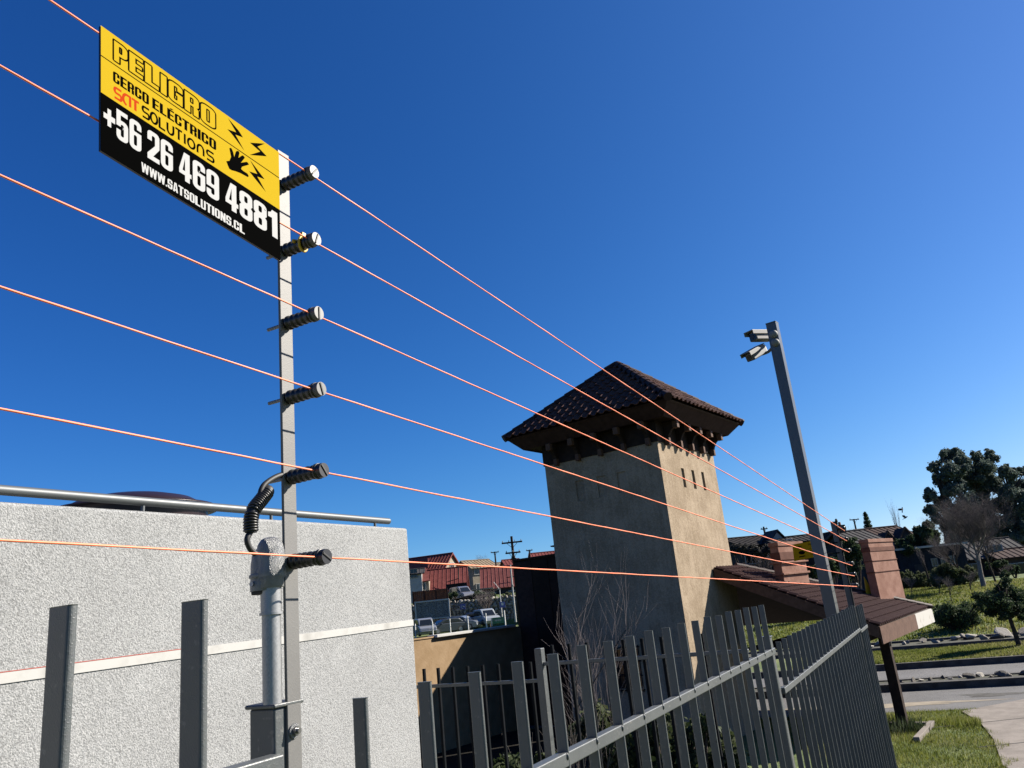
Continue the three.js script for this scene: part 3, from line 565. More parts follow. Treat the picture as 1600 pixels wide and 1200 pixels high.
// ------------------------------------------------------------------ warning sign: printed panel hung on the wires
const QA = [157, 40], QB = [435, 238], QC = [438, 407], QD = [157, 235];
{
  const pl = fpt(0, 0, wireN + 0.008), c = [QD, QC, QB, QA].map((p) => atPlane(p[0], p[1], pl, fn));
  const zA = -c[3].z, zB = -c[2].z;
  const W = 2000, H = 1300, cv = document.createElement('canvas'); cv.width = W; cv.height = H; const g = cv.getContext('2d');
  // the print is laid out in the panel's own frame; ux() turns a measured fraction of the foreshortened width into a fraction of the true width
  const ux = (u) => u * zA / (zB * (1 - u) + u * zA) * W, vy = (v) => v * H;
  const P = (x, y) => { const u = (x - 157) / (278 + 3 * clamp((y - 238) / 170, 0, 1)), top = 40 + 0.712 * (x - 157), bot = 235 + 0.612 * (x - 157); return [ux(u), vy((y - top) / (bot - top))]; };
  const YEL = '#fcd434', BLK = '#050505';
  g.fillStyle = YEL; g.fillRect(0, 0, W, H); g.fillStyle = BLK; g.fillRect(0, vy(0.545), W, H);
  g.fillRect(0, vy(0.243), W, 11);
  // heavy condensed capitals, drawn from their own shapes: '+' adds a polygon, '-' cuts one out; unit box, y up
  const rr = (x0, y0, x1, y1, rx = 0.38, ry = 0.15, c = [1, 1, 1, 1]) => { const o = []; [[x1, y1, 0], [x0, y1, 1], [x0, y0, 2], [x1, y0, 3]].forEach(([x, y, q], i) => { if (!c[i]) { o.push([x, y]); return; } const cx = x + (i === 0 || i === 3 ? -rx : rx), cy = y + (i < 2 ? -ry : ry); for (let k = 0; k <= 6; k++) { const t = (q + k / 6) * Math.PI / 2; o.push([cx + rx * Math.cos(t), cy + ry * Math.sin(t)]); } }); return o; };
  const bx4 = (x0, y0, x1, y1) => [[x0, y0], [x1, y0], [x1, y1], [x0, y1]], sw = 0.37, th0 = 0.145, hole = (y0, y1) => rr(sw, y0, 1 - sw, y1, 0.11, 0.05);
  const GL = {
    O: [['+', rr(0, 0, 1, 1)], ['-', hole(th0, 1 - th0)]], C: [['+', rr(0, 0, 1, 1)], ['-', hole(th0, 1 - th0)], ['-', bx4(0.55, 0.40, 1.1, 0.60)]],
    P: [['+', bx4(0, 0, sw + 0.02, 1)], ['+', rr(0, 0.36, 1, 1, 0.42, 0.17, [1, 0, 0, 1])], ['-', hole(0.36 + th0, 1 - th0)]],
    R: [['+', bx4(0, 0, sw + 0.02, 1)], ['+', rr(0, 0.42, 1, 1, 0.40, 0.16, [1, 0, 0, 1])], ['-', hole(0.40 + th0, 1 - th0)], ['+', rr(1 - sw, 0, 0.98, 0.5, 0.15, 0.06, [1, 0, 0, 0])], ['-', [[1.05, 0.36], [0.84, 0.45], [1.05, 0.54]]]],
    E: [['+', bx4(0, 0, 0.44, 1)], ['+', bx4(0, 0, 1, th0 + 0.01)], ['+', bx4(0, 1 - th0 - 0.01, 1, 1)], ['+', bx4(0, 0.43, 0.92, 0.57)]], L: [['+', bx4(0, 0, 0.46, 1)], ['+', bx4(0, 0, 1, th0 + 0.02)]], I: [['+', bx4(0, 0, 1, 1)]], T: [['+', bx4(0, 1 - th0 - 0.02, 1, 1)], ['+', bx4(0.3, 0, 0.7, 1)]],
    G: [['+', rr(0, 0, 1, 1)], ['-', hole(th0, 1 - th0)], ['-', bx4(0.56, 0.54, 1.1, 0.66)], ['+', bx4(0.52, 0.40, 1, 0.54)], ['+', bx4(0.8, 0, 1, 0.4)]],
    S: [['+', rr(0, 0, 1, 1)], ['-', hole(0.57, 1 - th0)], ['-', hole(th0, 0.43)], ['-', bx4(0.6, 0.57, 1.1, 0.67)], ['-', bx4(-0.1, 0.33, 0.4, 0.43)]], U: [['+', rr(0, 0, 1, 1, 0.3, 0.13, [0, 0, 1, 1])], ['-', rr(sw, th0, 1 - sw, 1.1, 0.11, 0.05, [0, 0, 1, 1])]],
    A: [['+', [[0, 0], [0.27, 1], [0.73, 1], [1, 0]]], ['-', [[0.40, 0.30], [0.5, 0.86], [0.60, 0.30]]], ['-', [[0.35, -0.02], [0.38, 0.15], [0.62, 0.15], [0.65, -0.02]]]], N: [['+', bx4(0, 0, 0.36, 1)], ['+', bx4(0.64, 0, 1, 1)], ['+', [[0.02, 1], [0.38, 1], [0.98, 0], [0.62, 0]]]],
    W: [['+', [[0, 1], [0.22, 1], [0.37, 0], [0.14, 0]]], ['+', [[0.15, 0], [0.37, 0], [0.6, 1], [0.4, 1]]], ['+', [[0.4, 1], [0.6, 1], [0.86, 0], [0.63, 0]]], ['+', [[0.63, 0], [0.86, 0], [1, 1], [0.78, 1]]]], '.': [['+', bx4(0, 0, 1, 0.17)]], '+': [['+', bx4(0, 0.42, 1, 0.60)], ['+', bx4(0.34, 0.22, 0.66, 0.80)]],
    1: [['+', bx4(0.42, 0, 1, 1)], ['+', [[0, 0.84], [0, 0.68], [0.5, 0.70], [0.5, 1], [0.42, 1], [0.3, 0.9]]]], 2: [['+', rr(0, 0.5, 1, 1, 0.3, 0.13, [1, 1, 0, 0])], ['-', rr(sw, 0.4, 1 - sw, 1 - th0, 0.11, 0.05, [1, 1, 0, 0])], ['-', bx4(-0.1, 0.45, 0.38, 0.66)], ['+', [[1, 0.66], [1, 0.5], [0.46, 0.14], [0, 0.14], [0, 0.18], [1 - sw, 0.55], [1 - sw, 0.66]]], ['+', bx4(0, 0, 1, th0 + 0.01)]],
    4: [['+', [[0.40, 1], [0.86, 1], [0.86, 0.2], [0, 0.2], [0, 0.36]]], ['-', [[0.50, 0.84], [0.50, 0.35], [0.28, 0.35]]], ['+', bx4(0.48, 0, 0.86, 1)], ['+', bx4(0, 0.2, 1, 0.35)]], 5: [['+', bx4(0, 0.85, 0.95, 1)], ['+', bx4(0, 0.46, 0.36, 1)], ['+', rr(0, 0, 1, 0.68)], ['-', hole(th0, 0.55)], ['-', bx4(-0.1, 0.34, 0.38, 0.46)]],
    6: [['+', rr(0, 0, 1, 1)], ['-', hole(th0, 0.49)], ['-', hole(0.61, 1 - th0)], ['-', bx4(0.6, 0.61, 1.1, 0.71)]], 8: [['+', rr(0, 0, 1, 1)], ['-', hole(th0, 0.40)], ['-', hole(0.62, 1 - th0)], ['-', [[-0.05, 0.41], [0.13, 0.51], [-0.05, 0.61]]], ['-', [[1.05, 0.41], [0.87, 0.51], [1.05, 0.61]]]],
  };
  GL[9] = GL[6].map(([o, q]) => [o, q.map(([x, y]) => [1 - x, 1 - y])]); GL['É'] = [...GL.E, ['+', [[0.30, 1.04], [0.55, 1.17], [0.95, 1.17], [0.62, 1.04]]]];
  const mask = document.createElement('canvas'), inked = document.createElement('canvas'); for (const m of [mask, inked]) { m.width = W; m.height = H; }
  const fit = (text, u0, u1, v0, v1, gap = 0.05) => {              // lay the word out on the mask
    const wide = { I: 0.50, '1': 0.74, '+': 1.0, ' ': 0.36, '.': 0.34, W: 1.5 }, k = mask.getContext('2d'); k.globalCompositeOperation = 'source-over'; k.clearRect(0, 0, W, H);
    const ws = [...text].map((ch) => wide[ch] ?? 1), tot = ws.reduce((p, q) => p + q, 0); let acc = 0;
    [...text].forEach((ch, i) => {
      const f0 = (acc + gap) / tot, f1 = (acc + ws[i] - gap) / tot; acc += ws[i]; if (ch === ' ') return;
      for (const [op, q] of GL[ch]) { k.globalCompositeOperation = op === '+' ? 'source-over' : 'destination-out'; k.fillStyle = '#000'; k.beginPath(); q.forEach(([x, y], j) => { const X = ux(lerp(u0, u1, lerp(f0, f1, x))), Y = vy(lerp(v1, v0, y)); j ? k.lineTo(X, Y) : k.moveTo(X, Y); }); k.closePath(); k.fill(); }
    });
  };
  const ink = (color, spread = 0) => { const k = inked.getContext('2d'); k.globalCompositeOperation = 'source-over'; k.clearRect(0, 0, W, H); k.drawImage(mask, 0, 0); k.globalCompositeOperation = 'source-in'; k.fillStyle = color; k.fillRect(0, 0, W, H); if (!spread) g.drawImage(inked, 0, 0); else for (let i = 0; i < 20; i++) g.drawImage(inked, spread * Math.cos(i * 0.31416), spread * Math.sin(i * 0.31416)); };
  fit('PELIGRO', 0.072, 0.662, 0.045, 0.210, 0.07); ink(BLK, 15); ink(YEL);
  fit('CERCO ELÉCTRICO', 0.07, 0.662, 0.304, 0.392); ink(BLK);
  fit('+56 26 469 4881', 0.012, 0.99, 0.592, 0.828); ink('#fff');
  fit('WWW.SATSOLUTIONS.CL', 0.235, 0.812, 0.893, 0.968); ink('#fff');
  // rounded stroke lettering of the installer's mark
  const strokes = (u0, u1, v0, v1, n, glyphs, color, lw) => {
    g.strokeStyle = color; g.lineWidth = lw; g.lineCap = 'butt'; g.lineJoin = 'round';
    glyphs.forEach(([slot, wd, lines]) => lines.forEach((pts) => { g.beginPath(); pts.forEach((p, i) => { const x = ux(lerp(u0, u1, (slot + 0.1 * wd + p[0] * 0.8 * wd) / n)), y = vy(lerp(v1, v0, p[1])); i ? g.lineTo(x, y) : g.moveTo(x, y); }); g.stroke(); }));
  };
  const arc = (cx, cy, rx, ry, a0, a1, n = 14) => Array.from({ length: n + 1 }, (_, i) => { const a = lerp(a0, a1, i / n) * Math.PI; return [cx + rx * Math.cos(a), cy + ry * Math.sin(a)]; });
  const S = [[[1, 1], [0.25, 1], ...arc(0.25, 0.75, 0.25, 0.25, 0.5, 1.5, 8), [0.75, 0.5], ...arc(0.75, 0.25, 0.25, 0.25, 0.5, -0.5, 8), [0, 0]]];
  strokes(0.076, 0.228, 0.43, 0.512, 3, [[0, 1, S], [1, 1, [[...arc(0.5, 0.5, 0.5, 0.5, 1.5, 0.5, 14).map(([x, y]) => [x, y]), [1, 1], [1, 0]].concat([])]], [2, 1, [[[0, 1], [1, 1]], [[0.5, 1], [0.5, 0]]]]], '#f0562a', 23);
  strokes(0.24, 0.662, 0.43, 0.515, 9, [[0, 1, S], [1, 1, [arc(0.5, 0.5, 0.5, 0.5, 0, 2, 24)]], [2, 1, [[[0.1, 1], [0.1, 0], [0.95, 0]]]], [3, 1, [[[0.05, 1], [0.05, 0.4], ...arc(0.5, 0.4, 0.45, 0.4, 1, 2, 12), [0.95, 1]]]], [4, 1, [[[0, 1], [1, 1]], [[0.5, 1], [0.5, 0]]]], [5, 0.45, [[[0.5, 1], [0.5, 0]]]], [5.5, 1, [arc(0.5, 0.45, 0.5, 0.45, 0, 2, 24)]], [6.6, 1, [[[0.05, 0], [0.05, 0.5], ...arc(0.5, 0.5, 0.45, 0.42, 1, 0, 12), [0.95, 0]]]], [7.75, 1, S.map((l) => l.map(([x, y]) => [x, y * 0.92]))]], BLK, 21);
  // bolts and hand
  const poly = (pts, ox, oy, k) => { g.fillStyle = BLK; g.beginPath(); pts.forEach(([x, y], i) => { const [X, Y] = P(ox + x / k, oy + y / k); i ? g.lineTo(X, Y) : g.moveTo(X, Y); }); g.closePath(); g.fill(); };
  poly([[592, 577], [735, 750], [785, 835], [687, 800], [800, 1015], [640, 795], [582, 730], [697, 768]], 290, 120, 8.57);
  poly([[875, 902], [1065, 905], [972, 950], [1090, 1078], [870, 1070], [1005, 1018]], 290, 120, 8.57);
  poly([[920, 330], [1060, 520], [1140, 628], [1030, 588], [1160, 830], [985, 610], [908, 510], [1030, 548]], 300, 220, 10);
  poly([[606, 155], [622, 146], [642, 158], [665, 215], [681, 290], [703, 210], [722, 190], [748, 196], [760, 222], [745, 302], [800, 261], [822, 266], [842, 296], [782, 378], [868, 361], [890, 375], [903, 405], [800, 440], [785, 475], [820, 508], [880, 545], [902, 585], [886, 602], [770, 540], [700, 515], [640, 500], [605, 478], [585, 430], [558, 360], [608, 352], [632, 290]], 300, 220, 10);
  const map = new THREE.CanvasTexture(cv); map.colorSpace = THREE.SRGBColorSpace;
  // panel: a 3 mm sheet cut to the same outline
  const t = thing('warning_sign', c[0].clone(), 0, 'large yellow and black PELIGRO warning sign hung on the wires beside the near post', 'sign');
  const v = c.map((p) => p.clone().sub(c[0])), th = 0.003, N = 12, pos = [], uv = [], idx = [];
  for (let j = 0; j <= N; j++) for (let i = 0; i <= N; i++) { const a = v[0].clone().lerp(v[1], i / N), b = v[3].clone().lerp(v[2], i / N), p = a.lerp(b, j / N); pos.push(p.x, p.y, p.z); uv.push(i / N, j / N); }
  for (let j = 0; j < N; j++) for (let i = 0; i < N; i++) { const a = j * (N + 1) + i, b = a + 1, d = a + N + 1, e = d + 1; idx.push(a, b, d, b, e, d); }
  const fg = new THREE.BufferGeometry(); fg.setAttribute('position', new THREE.Float32BufferAttribute(pos, 3)); fg.setAttribute('uv', new THREE.Float32BufferAttribute(uv, 2)); fg.setIndex(idx); fg.computeVertexNormals();
  part('printed_face', fg.translate(fn.x * 0.0006, 0, fn.z * 0.0006), new THREE.MeshPhysicalMaterial({ map, color: col(0.72, 0.72, 0.72), roughness: 1, specularIntensity: 0.03 }), t);
  part('panel', quadSlab(v[0], v[1], v[2], v[3], th), M.blackPlastic, t);
  for (const [i, u] of [[1, 0.12], [1, 0.5], [1, 0.9]]) {   // ties through the back to the wires
    const top = v[3].clone().lerp(v[2], u).add(c[0]), a = top.clone().sub(P0).dot(fd), p = fpt(a, nearY[i] + wl[i].s * (a - 0.008), wireN).sub(c[0]);
    part('tie', xf(new THREE.TorusGeometry(0.006, 0.0012, 6, 14), p.addScaledVector(fn, 0.002), E(0, turnFor(FH) + Math.PI / 2, 0)), M.blackPlastic, t);
  }
}

// ------------------------------------------------------------------ conduit with weatherhead, coiled cable
{
  const t = thing('conduit', fpt(-0.0135, -0.081, -0.0150), turnFor(FH - 45), 'galvanised conduit pipe with a hooded weatherhead standing on the fence post', 'pipe');
  // turned so that local z faces the viewer and local x runs to the right
  t.rotation.y = -0.27;
  const top = 0.137;
  part('pipe', rod(V(0, 0, 0), V(0, top, 0), 0.0115, 0.0115, 24), M.galv, t);
  part('coupling', rod(V(0, top - 0.032, 0), V(0, top + 0.002, 0), 0.0128, 0.0128, 24), M.galv, t);
  part('lip', rod(V(0, top - 0.033, 0), V(0, top - 0.030, 0), 0.0145, 0.0145, 24), M.galv, t);
  const hood = new THREE.LatheGeometry([[0, 0.063], [0.006, 0.0625], [0.0115, 0.060], [0.0155, 0.054], [0.0175, 0.045], [0.0178, 0.024], [0.0192, 0.022], [0.0192, 0.013], [0.0165, 0.011], [0.0165, 0], [0.0105, -0.001]].reverse().map((p) => new THREE.Vector2(...p)), 36);
  const h = part('weatherhead', hood.translate(0, top, 0), M.castMetal, t);
  { // bulging hood over the cable opening
    const prof = [[0, 0.052], [0.006, 0.0515], [0.011, 0.048], [0.0145, 0.041], [0.0162, 0.030], [0.0165, 0.016], [0.0172, 0.006], [0.0172, -0.003], [0.0140, -0.003], [0.0135, 0.01], [0, 0.02]].reverse().map((p) => new THREE.Vector2(...p));
    part('hood', new THREE.LatheGeometry(prof, 32).scale(1.0, 1, 0.92).translate(-0.0095, top, 0.001), M.castMetal, h);
    part('hood_band', new THREE.LatheGeometry([[0.0165, 0.013], [0.0182, 0.014], [0.0182, 0.017], [0.0165, 0.018]].map((p) => new THREE.Vector2(...p)), 32).translate(-0.0095, top, 0.001), M.castMetal, h);
  }
  part('opening', rbox(0.020, 0.008, 0.022, 0.002, -0.0115, top - 0.0035, 0.001), M.blackRubber, h);
  part('screw', xf(new THREE.CylinderGeometry(0.003, 0.003, 0.004, 10), V(-0.016, top + 0.006, 0.0160), E(Math.PI / 2, 0, 0)), M.steel, h);
}
{
  const pl = fpt(0, 0, -0.004), at = (x, y) => atPlane(x, y, pl, fn), b = at(398, 862);
  const t = thing('coiled_cable', b, 0, 'black coiled cable looping from the fifth insulator down to the weatherhead', 'cable');
  const pts = [[452, 741], [440, 742], [424, 749], [411, 760], [407, 772], [410, 778]].map((p) => at(...p).sub(b)), low = [[393, 828], [386, 843], [390, 856], [399, 866]].map((p) => at(...p).sub(b));
  part('cable', tube(pts, 0.0036, 40, 10), M.blackRubber, t);
  part('cable', tube(low, 0.0036, 30, 10), M.blackRubber, t);
  const coil = new THREE.CatmullRomCurve3([[418, 768], [409, 780], [396, 797], [392, 812], [392, 832]].map((p) => at(...p).sub(b)));
  part('sleeve', new THREE.TubeGeometry(coil, 30, 0.0074, 14), M.blackRubber, t);
  const rings = []; for (let i = 0; i < 19; i++) { if (i === 11) continue; const u = 0.03 + i / 19.4, p = coil.getPointAt(u), d = coil.getTangentAt(u); const g = new THREE.TorusGeometry(0.0078, 0.0016, 7, 18); g.applyMatrix4(new THREE.Matrix4().makeRotationFromQuaternion(new THREE.Quaternion().setFromUnitVectors(V(0, 0, 1), d))); rings.push(g.translate(p.x, p.y, p.z)); }
  tag(part('coil_rings', merge(rings), M.blackPlastic, t), null, null, null, null);
  part('sleeve_end', xf(new THREE.SphereGeometry(0.0085, 14, 10), coil.getPointAt(0)), M.blackRubber, t);
}

// ------------------------------------------------------------------ camera pole, two cameras, small far sign
{
  const off = fpt(0, 0, -0.12), top = atPlane(1212, 514, off, fn), bot = atPlane(1300, 955, off, fn), y0 = ground(bot.x, bot.z) - 0.1;
  const t = thing('camera_pole', V(bot.x, y0, bot.z), turnFor(FH + 10), 'tall dark grey square pole behind the fence carrying two security cameras', 'pole');
  const h = top.y - y0;
  part('shaft', rbox(0.078, h, 0.09, 0.006, 0, h / 2, 0), M.pole, t);
  part('base_plate', rbox(0.24, 0.02, 0.24, 0.005, 0, 0.12, 0), M.pole, t);
  part('pole_cap', rbox(0.081, 0.010, 0.093, 0.003, 0, h + 0.003, 0), M.pole, t);
  const cam = (px, py, aim, tilt, label, mount, shell) => {
    const p = atDepth(px, py, -top.z - 0.03);
    const c = thing('security_camera', p, 0, label, 'security camera'); c.rotation.order = 'YXZ'; c.rotation.set(tilt, turnFor(aim) , 0); c.rotation.set(0, turnFor(aim), tilt);
    // local x points where the camera looks
    part('housing', rbox(0.20, 0.068, 0.072, 0.010, 0, 0, 0, 3), shell, c);
    const v = part('visor', rbox(0.235, 0.006, 0.086, 0.0025, 0.022, 0.040, 0), shell, c);
    part('visor_side', rbox(0.21, 0.03, 0.004, 0.0015, 0.03, 0.026, 0.042), shell, v); part('visor_side', rbox(0.21, 0.03, 0.004, 0.0015, 0.03, 0.026, -0.042), shell, v);
    const l = part('front_glass', rbox(0.008, 0.054, 0.060, 0.003, 0.100, -0.002, 0), M.glass, c);
    part('lens', rod(V(0.098, -0.002, 0), V(0.108, -0.002, 0), 0.02, 0.017, 16), M.blackPlastic, l);
    part('rear_cap', rbox(0.02, 0.06, 0.064, 0.006, -0.106, 0, 0), M.white, c);  // left white as the sunlit back end, against the greyed shell
    // arm from the underside back to the pole
    const inv = new THREE.Matrix4(); c.updateMatrixWorld(true); inv.copy(c.matrixWorld).invert();
    const target = mount.clone().applyMatrix4(inv);
    c.scale.setScalar(1.2); target.multiplyScalar(1 / 1.2);
    part('bracket', tube([V(-0.07, -0.03, 0), V(-0.10, -0.055, 0).lerp(target, 0.35), target], 0.011, 14, 10), M.grey, c);
    part('mount_plate', xf(new THREE.SphereGeometry(0.032, 14, 10), target), M.grey, c);
  };
  const onPole = (dy) => V(bot.x, top.y - dy, bot.z).addScaledVector(fd, -0.042);
  cam(1190, 526, -122, -0.10, 'upper white security camera near the top of the tall grey pole', onPole(0.11), plain(0.34, 0.34, 0.34, 0.6));
  cam(1181, 552, -128, -0.42, 'lower security camera with its shell greyed for shade, tilted down beside the tall pole', onPole(0.19), plain(0.20, 0.205, 0.21, 0.6));  // shade on this camera is put into its darker shell colour
}
{ // small sign on a bracket behind the far end of the wires
  const A = fpt(FA, 0, -0.05), dir = heading(-63), nrm = heading(-153), pts = [[1241, 877], [1290, 867], [1286, 842], [1238, 851]].map((p) => atPlane(p[0], p[1], A, nrm));
  const o = pts[0], t = thing('warning_sign', o.clone(), 0, 'small yellow warning sign on the far wires, partly hidden by the camera pole', 'sign');
  const v = pts.map((p) => p.clone().sub(o));
  const W = 400, H = 260, cv = document.createElement('canvas'); cv.width = W; cv.height = H; const g = cv.getContext('2d');
  g.fillStyle = '#f2b416'; g.fillRect(0, 0, W, H); g.fillStyle = '#1a1206'; g.font = 'bold 44px sans-serif'; g.fillText('PELIGRO', 205, 62); g.font = 'bold 26px sans-serif'; g.fillText('CERCO', 240, 95); g.fillText('ELÉCTRICO', 215, 122);
  g.beginPath(); g.ellipse(110, 150, 42, 28, 0.2, 0, 7); g.fill(); g.fillRect(70, 200, 80, 18); g.beginPath(); [[60, 40], [120, 50], [95, 70], [140, 95], [70, 85], [90, 65]].forEach((p, i) => i ? g.lineTo(...p) : g.moveTo(...p)); g.fill();
  g.font = 'bold 40px sans-serif'; g.fillStyle = '#8a3a10'; g.fillText('', 220, 180); g.fillRect(215, 150, 130, 10); g.fillRect(230, 172, 100, 12); g.fillRect(215, 205, 140, 8);
  const map = new THREE.CanvasTexture(cv); map.colorSpace = THREE.SRGBColorSpace;
  const fg = new THREE.BufferGeometry().setFromPoints([v[0], v[1], v[2], v[0], v[2], v[3]]); fg.setAttribute('uv', new THREE.Float32BufferAttribute([0, 0, 1, 0, 1, 1, 0, 0, 1, 1, 0, 1], 2)); fg.computeVertexNormals();
  part('panel', quadSlab(v[0].clone().addScaledVector(nrm, -0.002), v[1].clone().addScaledVector(nrm, -0.002), v[2].clone().addScaledVector(nrm, -0.002), v[3].clone().addScaledVector(nrm, -0.002), 0.003), M.yellow, t);
  part('printed_face', fg, new THREE.MeshPhysicalMaterial({ map, color: col(0.85, 0.85, 0.85), roughness: 0.9, specularIntensity: 0.2 }), t);
  for (const k of [0.2, 0.8]) { const p = v[0].clone().lerp(v[3], k).addScaledVector(nrm, -0.01), q = fpt(FA, 0, -0.03).sub(o).setY(p.y); part('bracket', rod(p, q, 0.005, 0.005, 6), M.fenceDark, t); }
}

// ------------------------------------------------------------------ buildings in the background
// base point under a picture column at a distance; local x to the viewer's right, local z towards the viewer (then turned)
function place(px, z, py = null) { const p = atDepth(px, py ?? 900, z); return V(p.x, ground(p.x, p.z), p.z); }
const M1 = (px, z) => px / 1250 * z;                               // a width in picture units at a distance, in metres
function gableRoof(t, w, d, wallH, rise, mat, over = 0.35, along = 'x', name = 'roof') {
  const a = along === 'x' ? [w / 2 + over, d / 2 + over] : [d / 2 + over, w / 2 + over];
  const drop = rise * over / (a[1] - over), y0 = wallH - drop, y1 = wallH + rise, r = [V(-a[0], y0, a[1]), V(a[0], y0, a[1]), V(a[0], y1, 0), V(-a[0], y1, 0)], q = [V(a[0], y0, -a[1]), V(-a[0], y0, -a[1]), V(-a[0], y1, 0), V(a[0], y1, 0)];
  const g = [quadSlab(r[0], r[1], r[2], r[3], 0.14), quadSlab(q[0], q[1], q[2], q[3], 0.14)];
  // sheet ribs running down both slopes
  const n = Math.max(4, Math.round(a[0] * 2 / 0.55));
  for (let i = 0; i <= n; i++) { const x = -a[0] + 0.02 + (2 * a[0] - 0.04) * i / n; for (const s of [1, -1]) g.push(rod(V(x, y0 + 0.02, s * a[1]), V(x, y1 + 0.02, 0), 0.035, 0.035, 4)); }
  const rg = merge(g); if (along !== 'x') rg.rotateY(Math.PI / 2);
  const o = part(name, rg, mat, t);
  const c = rod(V(-a[0], y1 + 0.03, 0), V(a[0], y1 + 0.03, 0), 0.09, 0.09, 8); if (along !== 'x') c.rotateY(Math.PI / 2);
  part('ridge', c, mat, o);
  return o;
}
function gableWalls(t, w, d, wallH, rise, mat, along = 'x') {
  const L = along === 'x' ? d : w, D = along === 'x' ? w : d, pr = prism([[-L / 2, 0], [L / 2, 0], [L / 2, wallH], [0, wallH + rise - 0.15], [-L / 2, wallH]], D);
  if (along === 'x') pr.rotateY(Math.PI / 2);
  return part('wall', pr, mat, t);
}
function windowAt(t, x, y, z, w, h, ry = 0, frame = M.wallWhite) {
  const g = merge([box(w + 0.16, 0.08, 0.1, 0, h / 2 + 0.04, 0), box(w + 0.16, 0.08, 0.1, 0, -h / 2 - 0.04, 0), box(0.08, h, 0.1, w / 2 + 0.04, 0, 0), box(0.08, h, 0.1, -w / 2 - 0.04, 0, 0), box(0.05, h, 0.08, 0, 0, 0)]);
  const o = part('window', g, frame, t); o.position.set(x, y, z); o.rotation.y = ry;
  part('pane', box(w, h, 0.04), M.glass, o); return o;
}
function house(name, px, z, turn, w, d, wallH, rise, wall, roof, along, label, extra, dy = 0) {
  const p = place(px, z); p.y += dy;
  const t = thing(name, p, turn, label, 'house');
  gableWalls(t, w, d, wallH, rise, wall, along); gableRoof(t, w, d, wallH, rise, roof, 0.4, along);
  if (extra) extra(t); return t;
}
// heights: level of a picture row at a distance above the local ground
const hAt = (px, py, z) => { const p = atDepth(px, py, z); return p.y - ground(p.x, p.z); };

// left cluster above the stone wall
house('house', 664, 128, -0.35, M1(96, 128), 8, hAt(690, 897, 128), hAt(690, 867, 128) - hAt(690, 897, 128), M.wallCream, M.red[0], 'x', 'big two-storey house with a long red roof, farthest left of the hillside', (t) => {
  windowAt(t, 1.2, hAt(664, 893, 128) - 0.4, 4.3, 2.2, 1.1); windowAt(t, -2.6, hAt(664, 893, 128) - 0.4, 4.3, 1.2, 1.1); windowAt(t, M1(48, 128) + 0.03, hAt(700, 886, 128), 0, 1.4, 1.0, Math.PI / 2);
  const p = part('porch_roof', quadSlab(V(-1.2, 5.0, 5.6), V(3.6, 5.0, 5.6), V(2.9, 6.6, 4.1), V(-0.4, 6.6, 4.1), 0.12), M.red[1], t);
});
house('house', 696, 109, 0.05, M1(62, 109), 7.4, hAt(700, 921, 109), hAt(700, 888, 109) - hAt(700, 921, 109), M.wallDark, M.red[0], 'x', 'house with a broad dark red roof and a dormer above the brown fence', (t) => {
  // dormer with its own roof, and the roof bracket
  const y = hAt(672, 921, 109);
  part('dormer_wall', box(2.6, 1.7, 2.2, -3.3, y + 0.2, 3.1), M.wallCream, t); windowAt(t, -3.3, y + 0.3, 4.25, 1.7, 0.85, 0, M.wallWhite);
  part('dormer_roof', quadSlab(V(-4.9, y + 1.0, 4.7), V(-1.8, y + 1.0, 4.7), V(-2.5, y + 2.9, 1.0), V(-4.7, y + 2.9, 1.0), 0.12), M.red[1], t);
  part('roof_bar', merge([rod(V(0.3, y + 0.6, 3.6), V(1.9, y + 0.9, 3.5), 0.05), rod(V(1.9, y + 0.9, 3.5), V(1.9, y + 2.4, 2.4), 0.05)]), M.roofDark, t);
  windowAt(t, 1.6, y - 1.3, 3.75, 2.2, 1.2); part('garage_opening', box(2.7, 2.0, 0.06, 1.6, 1.0, 3.72), M.roofDark, t);
});
house('house', 647, 106, 0.1, 2.2, 5, hAt(647, 897, 106), 0.6, M.wallWhite, M.roofGrey, 'x', 'narrow white house end at the left edge of the red roofs', (t) => { windowAt(t, 0.1, 3.8, 2.55, 0.8, 1.0, 0, M.wallCream); });
house('house', 744, 122, 0.55, M1(44, 122), 6, hAt(744, 888, 122), hAt(738, 876, 122) - hAt(744, 888, 122), M.wallCream, M.roofTan, 'x', 'two-storey cream house with a tan roof between the red roofs', (t) => { const y = hAt(736, 894, 122); windowAt(t, -1.2, y, 3.05, 1.2, 1.1); windowAt(t, 1.0, y - 2.4, 3.05, 1.0, 1.0); windowAt(t, -1.2, y - 2.5, 3.05, 1.0, 1.0); });
house('house', 784, 108, 0.03, M1(58, 108), 8, hAt(779, 917, 108), hAt(779, 886, 108) - hAt(779, 917, 108), M.wallDark, M.red[1], 'x', 'house with a red roof beside the utility pole, right of the tan roof', (t) => {
  const y = hAt(779, 917, 108); part('roof_bar', rod(V(0.6, y + 1.0, 3.3), V(2.0, y + 1.0, 3.25), 0.06), M.roofDark, t); part('porch', box(2.8, 0.15, 1.6, -2.6, y - 0.2, 4.6), M.wallCream, t);
  windowAt(t, -1.8, y - 1.4, 4.05, 1.6, 1.2); windowAt(t, 1.6, y - 1.4, 4.05, 1.6, 1.2);
});
house('house', 800, 135, 0.2, M1(22, 135), 6, hAt(800, 884, 135), hAt(800, 874, 135) - hAt(800, 884, 135), M.wallCream, M.red[0], 'x', 'small far red roof directly behind the utility pole', null);
house('house', 781, 150, 0.3, M1(18, 150), 6, hAt(781, 885, 150), hAt(781, 879, 150) - hAt(781, 885, 150), M.wallCream, M.roofTan, 'x', 'far house with a sliver of tan roof left of the utility pole', null);
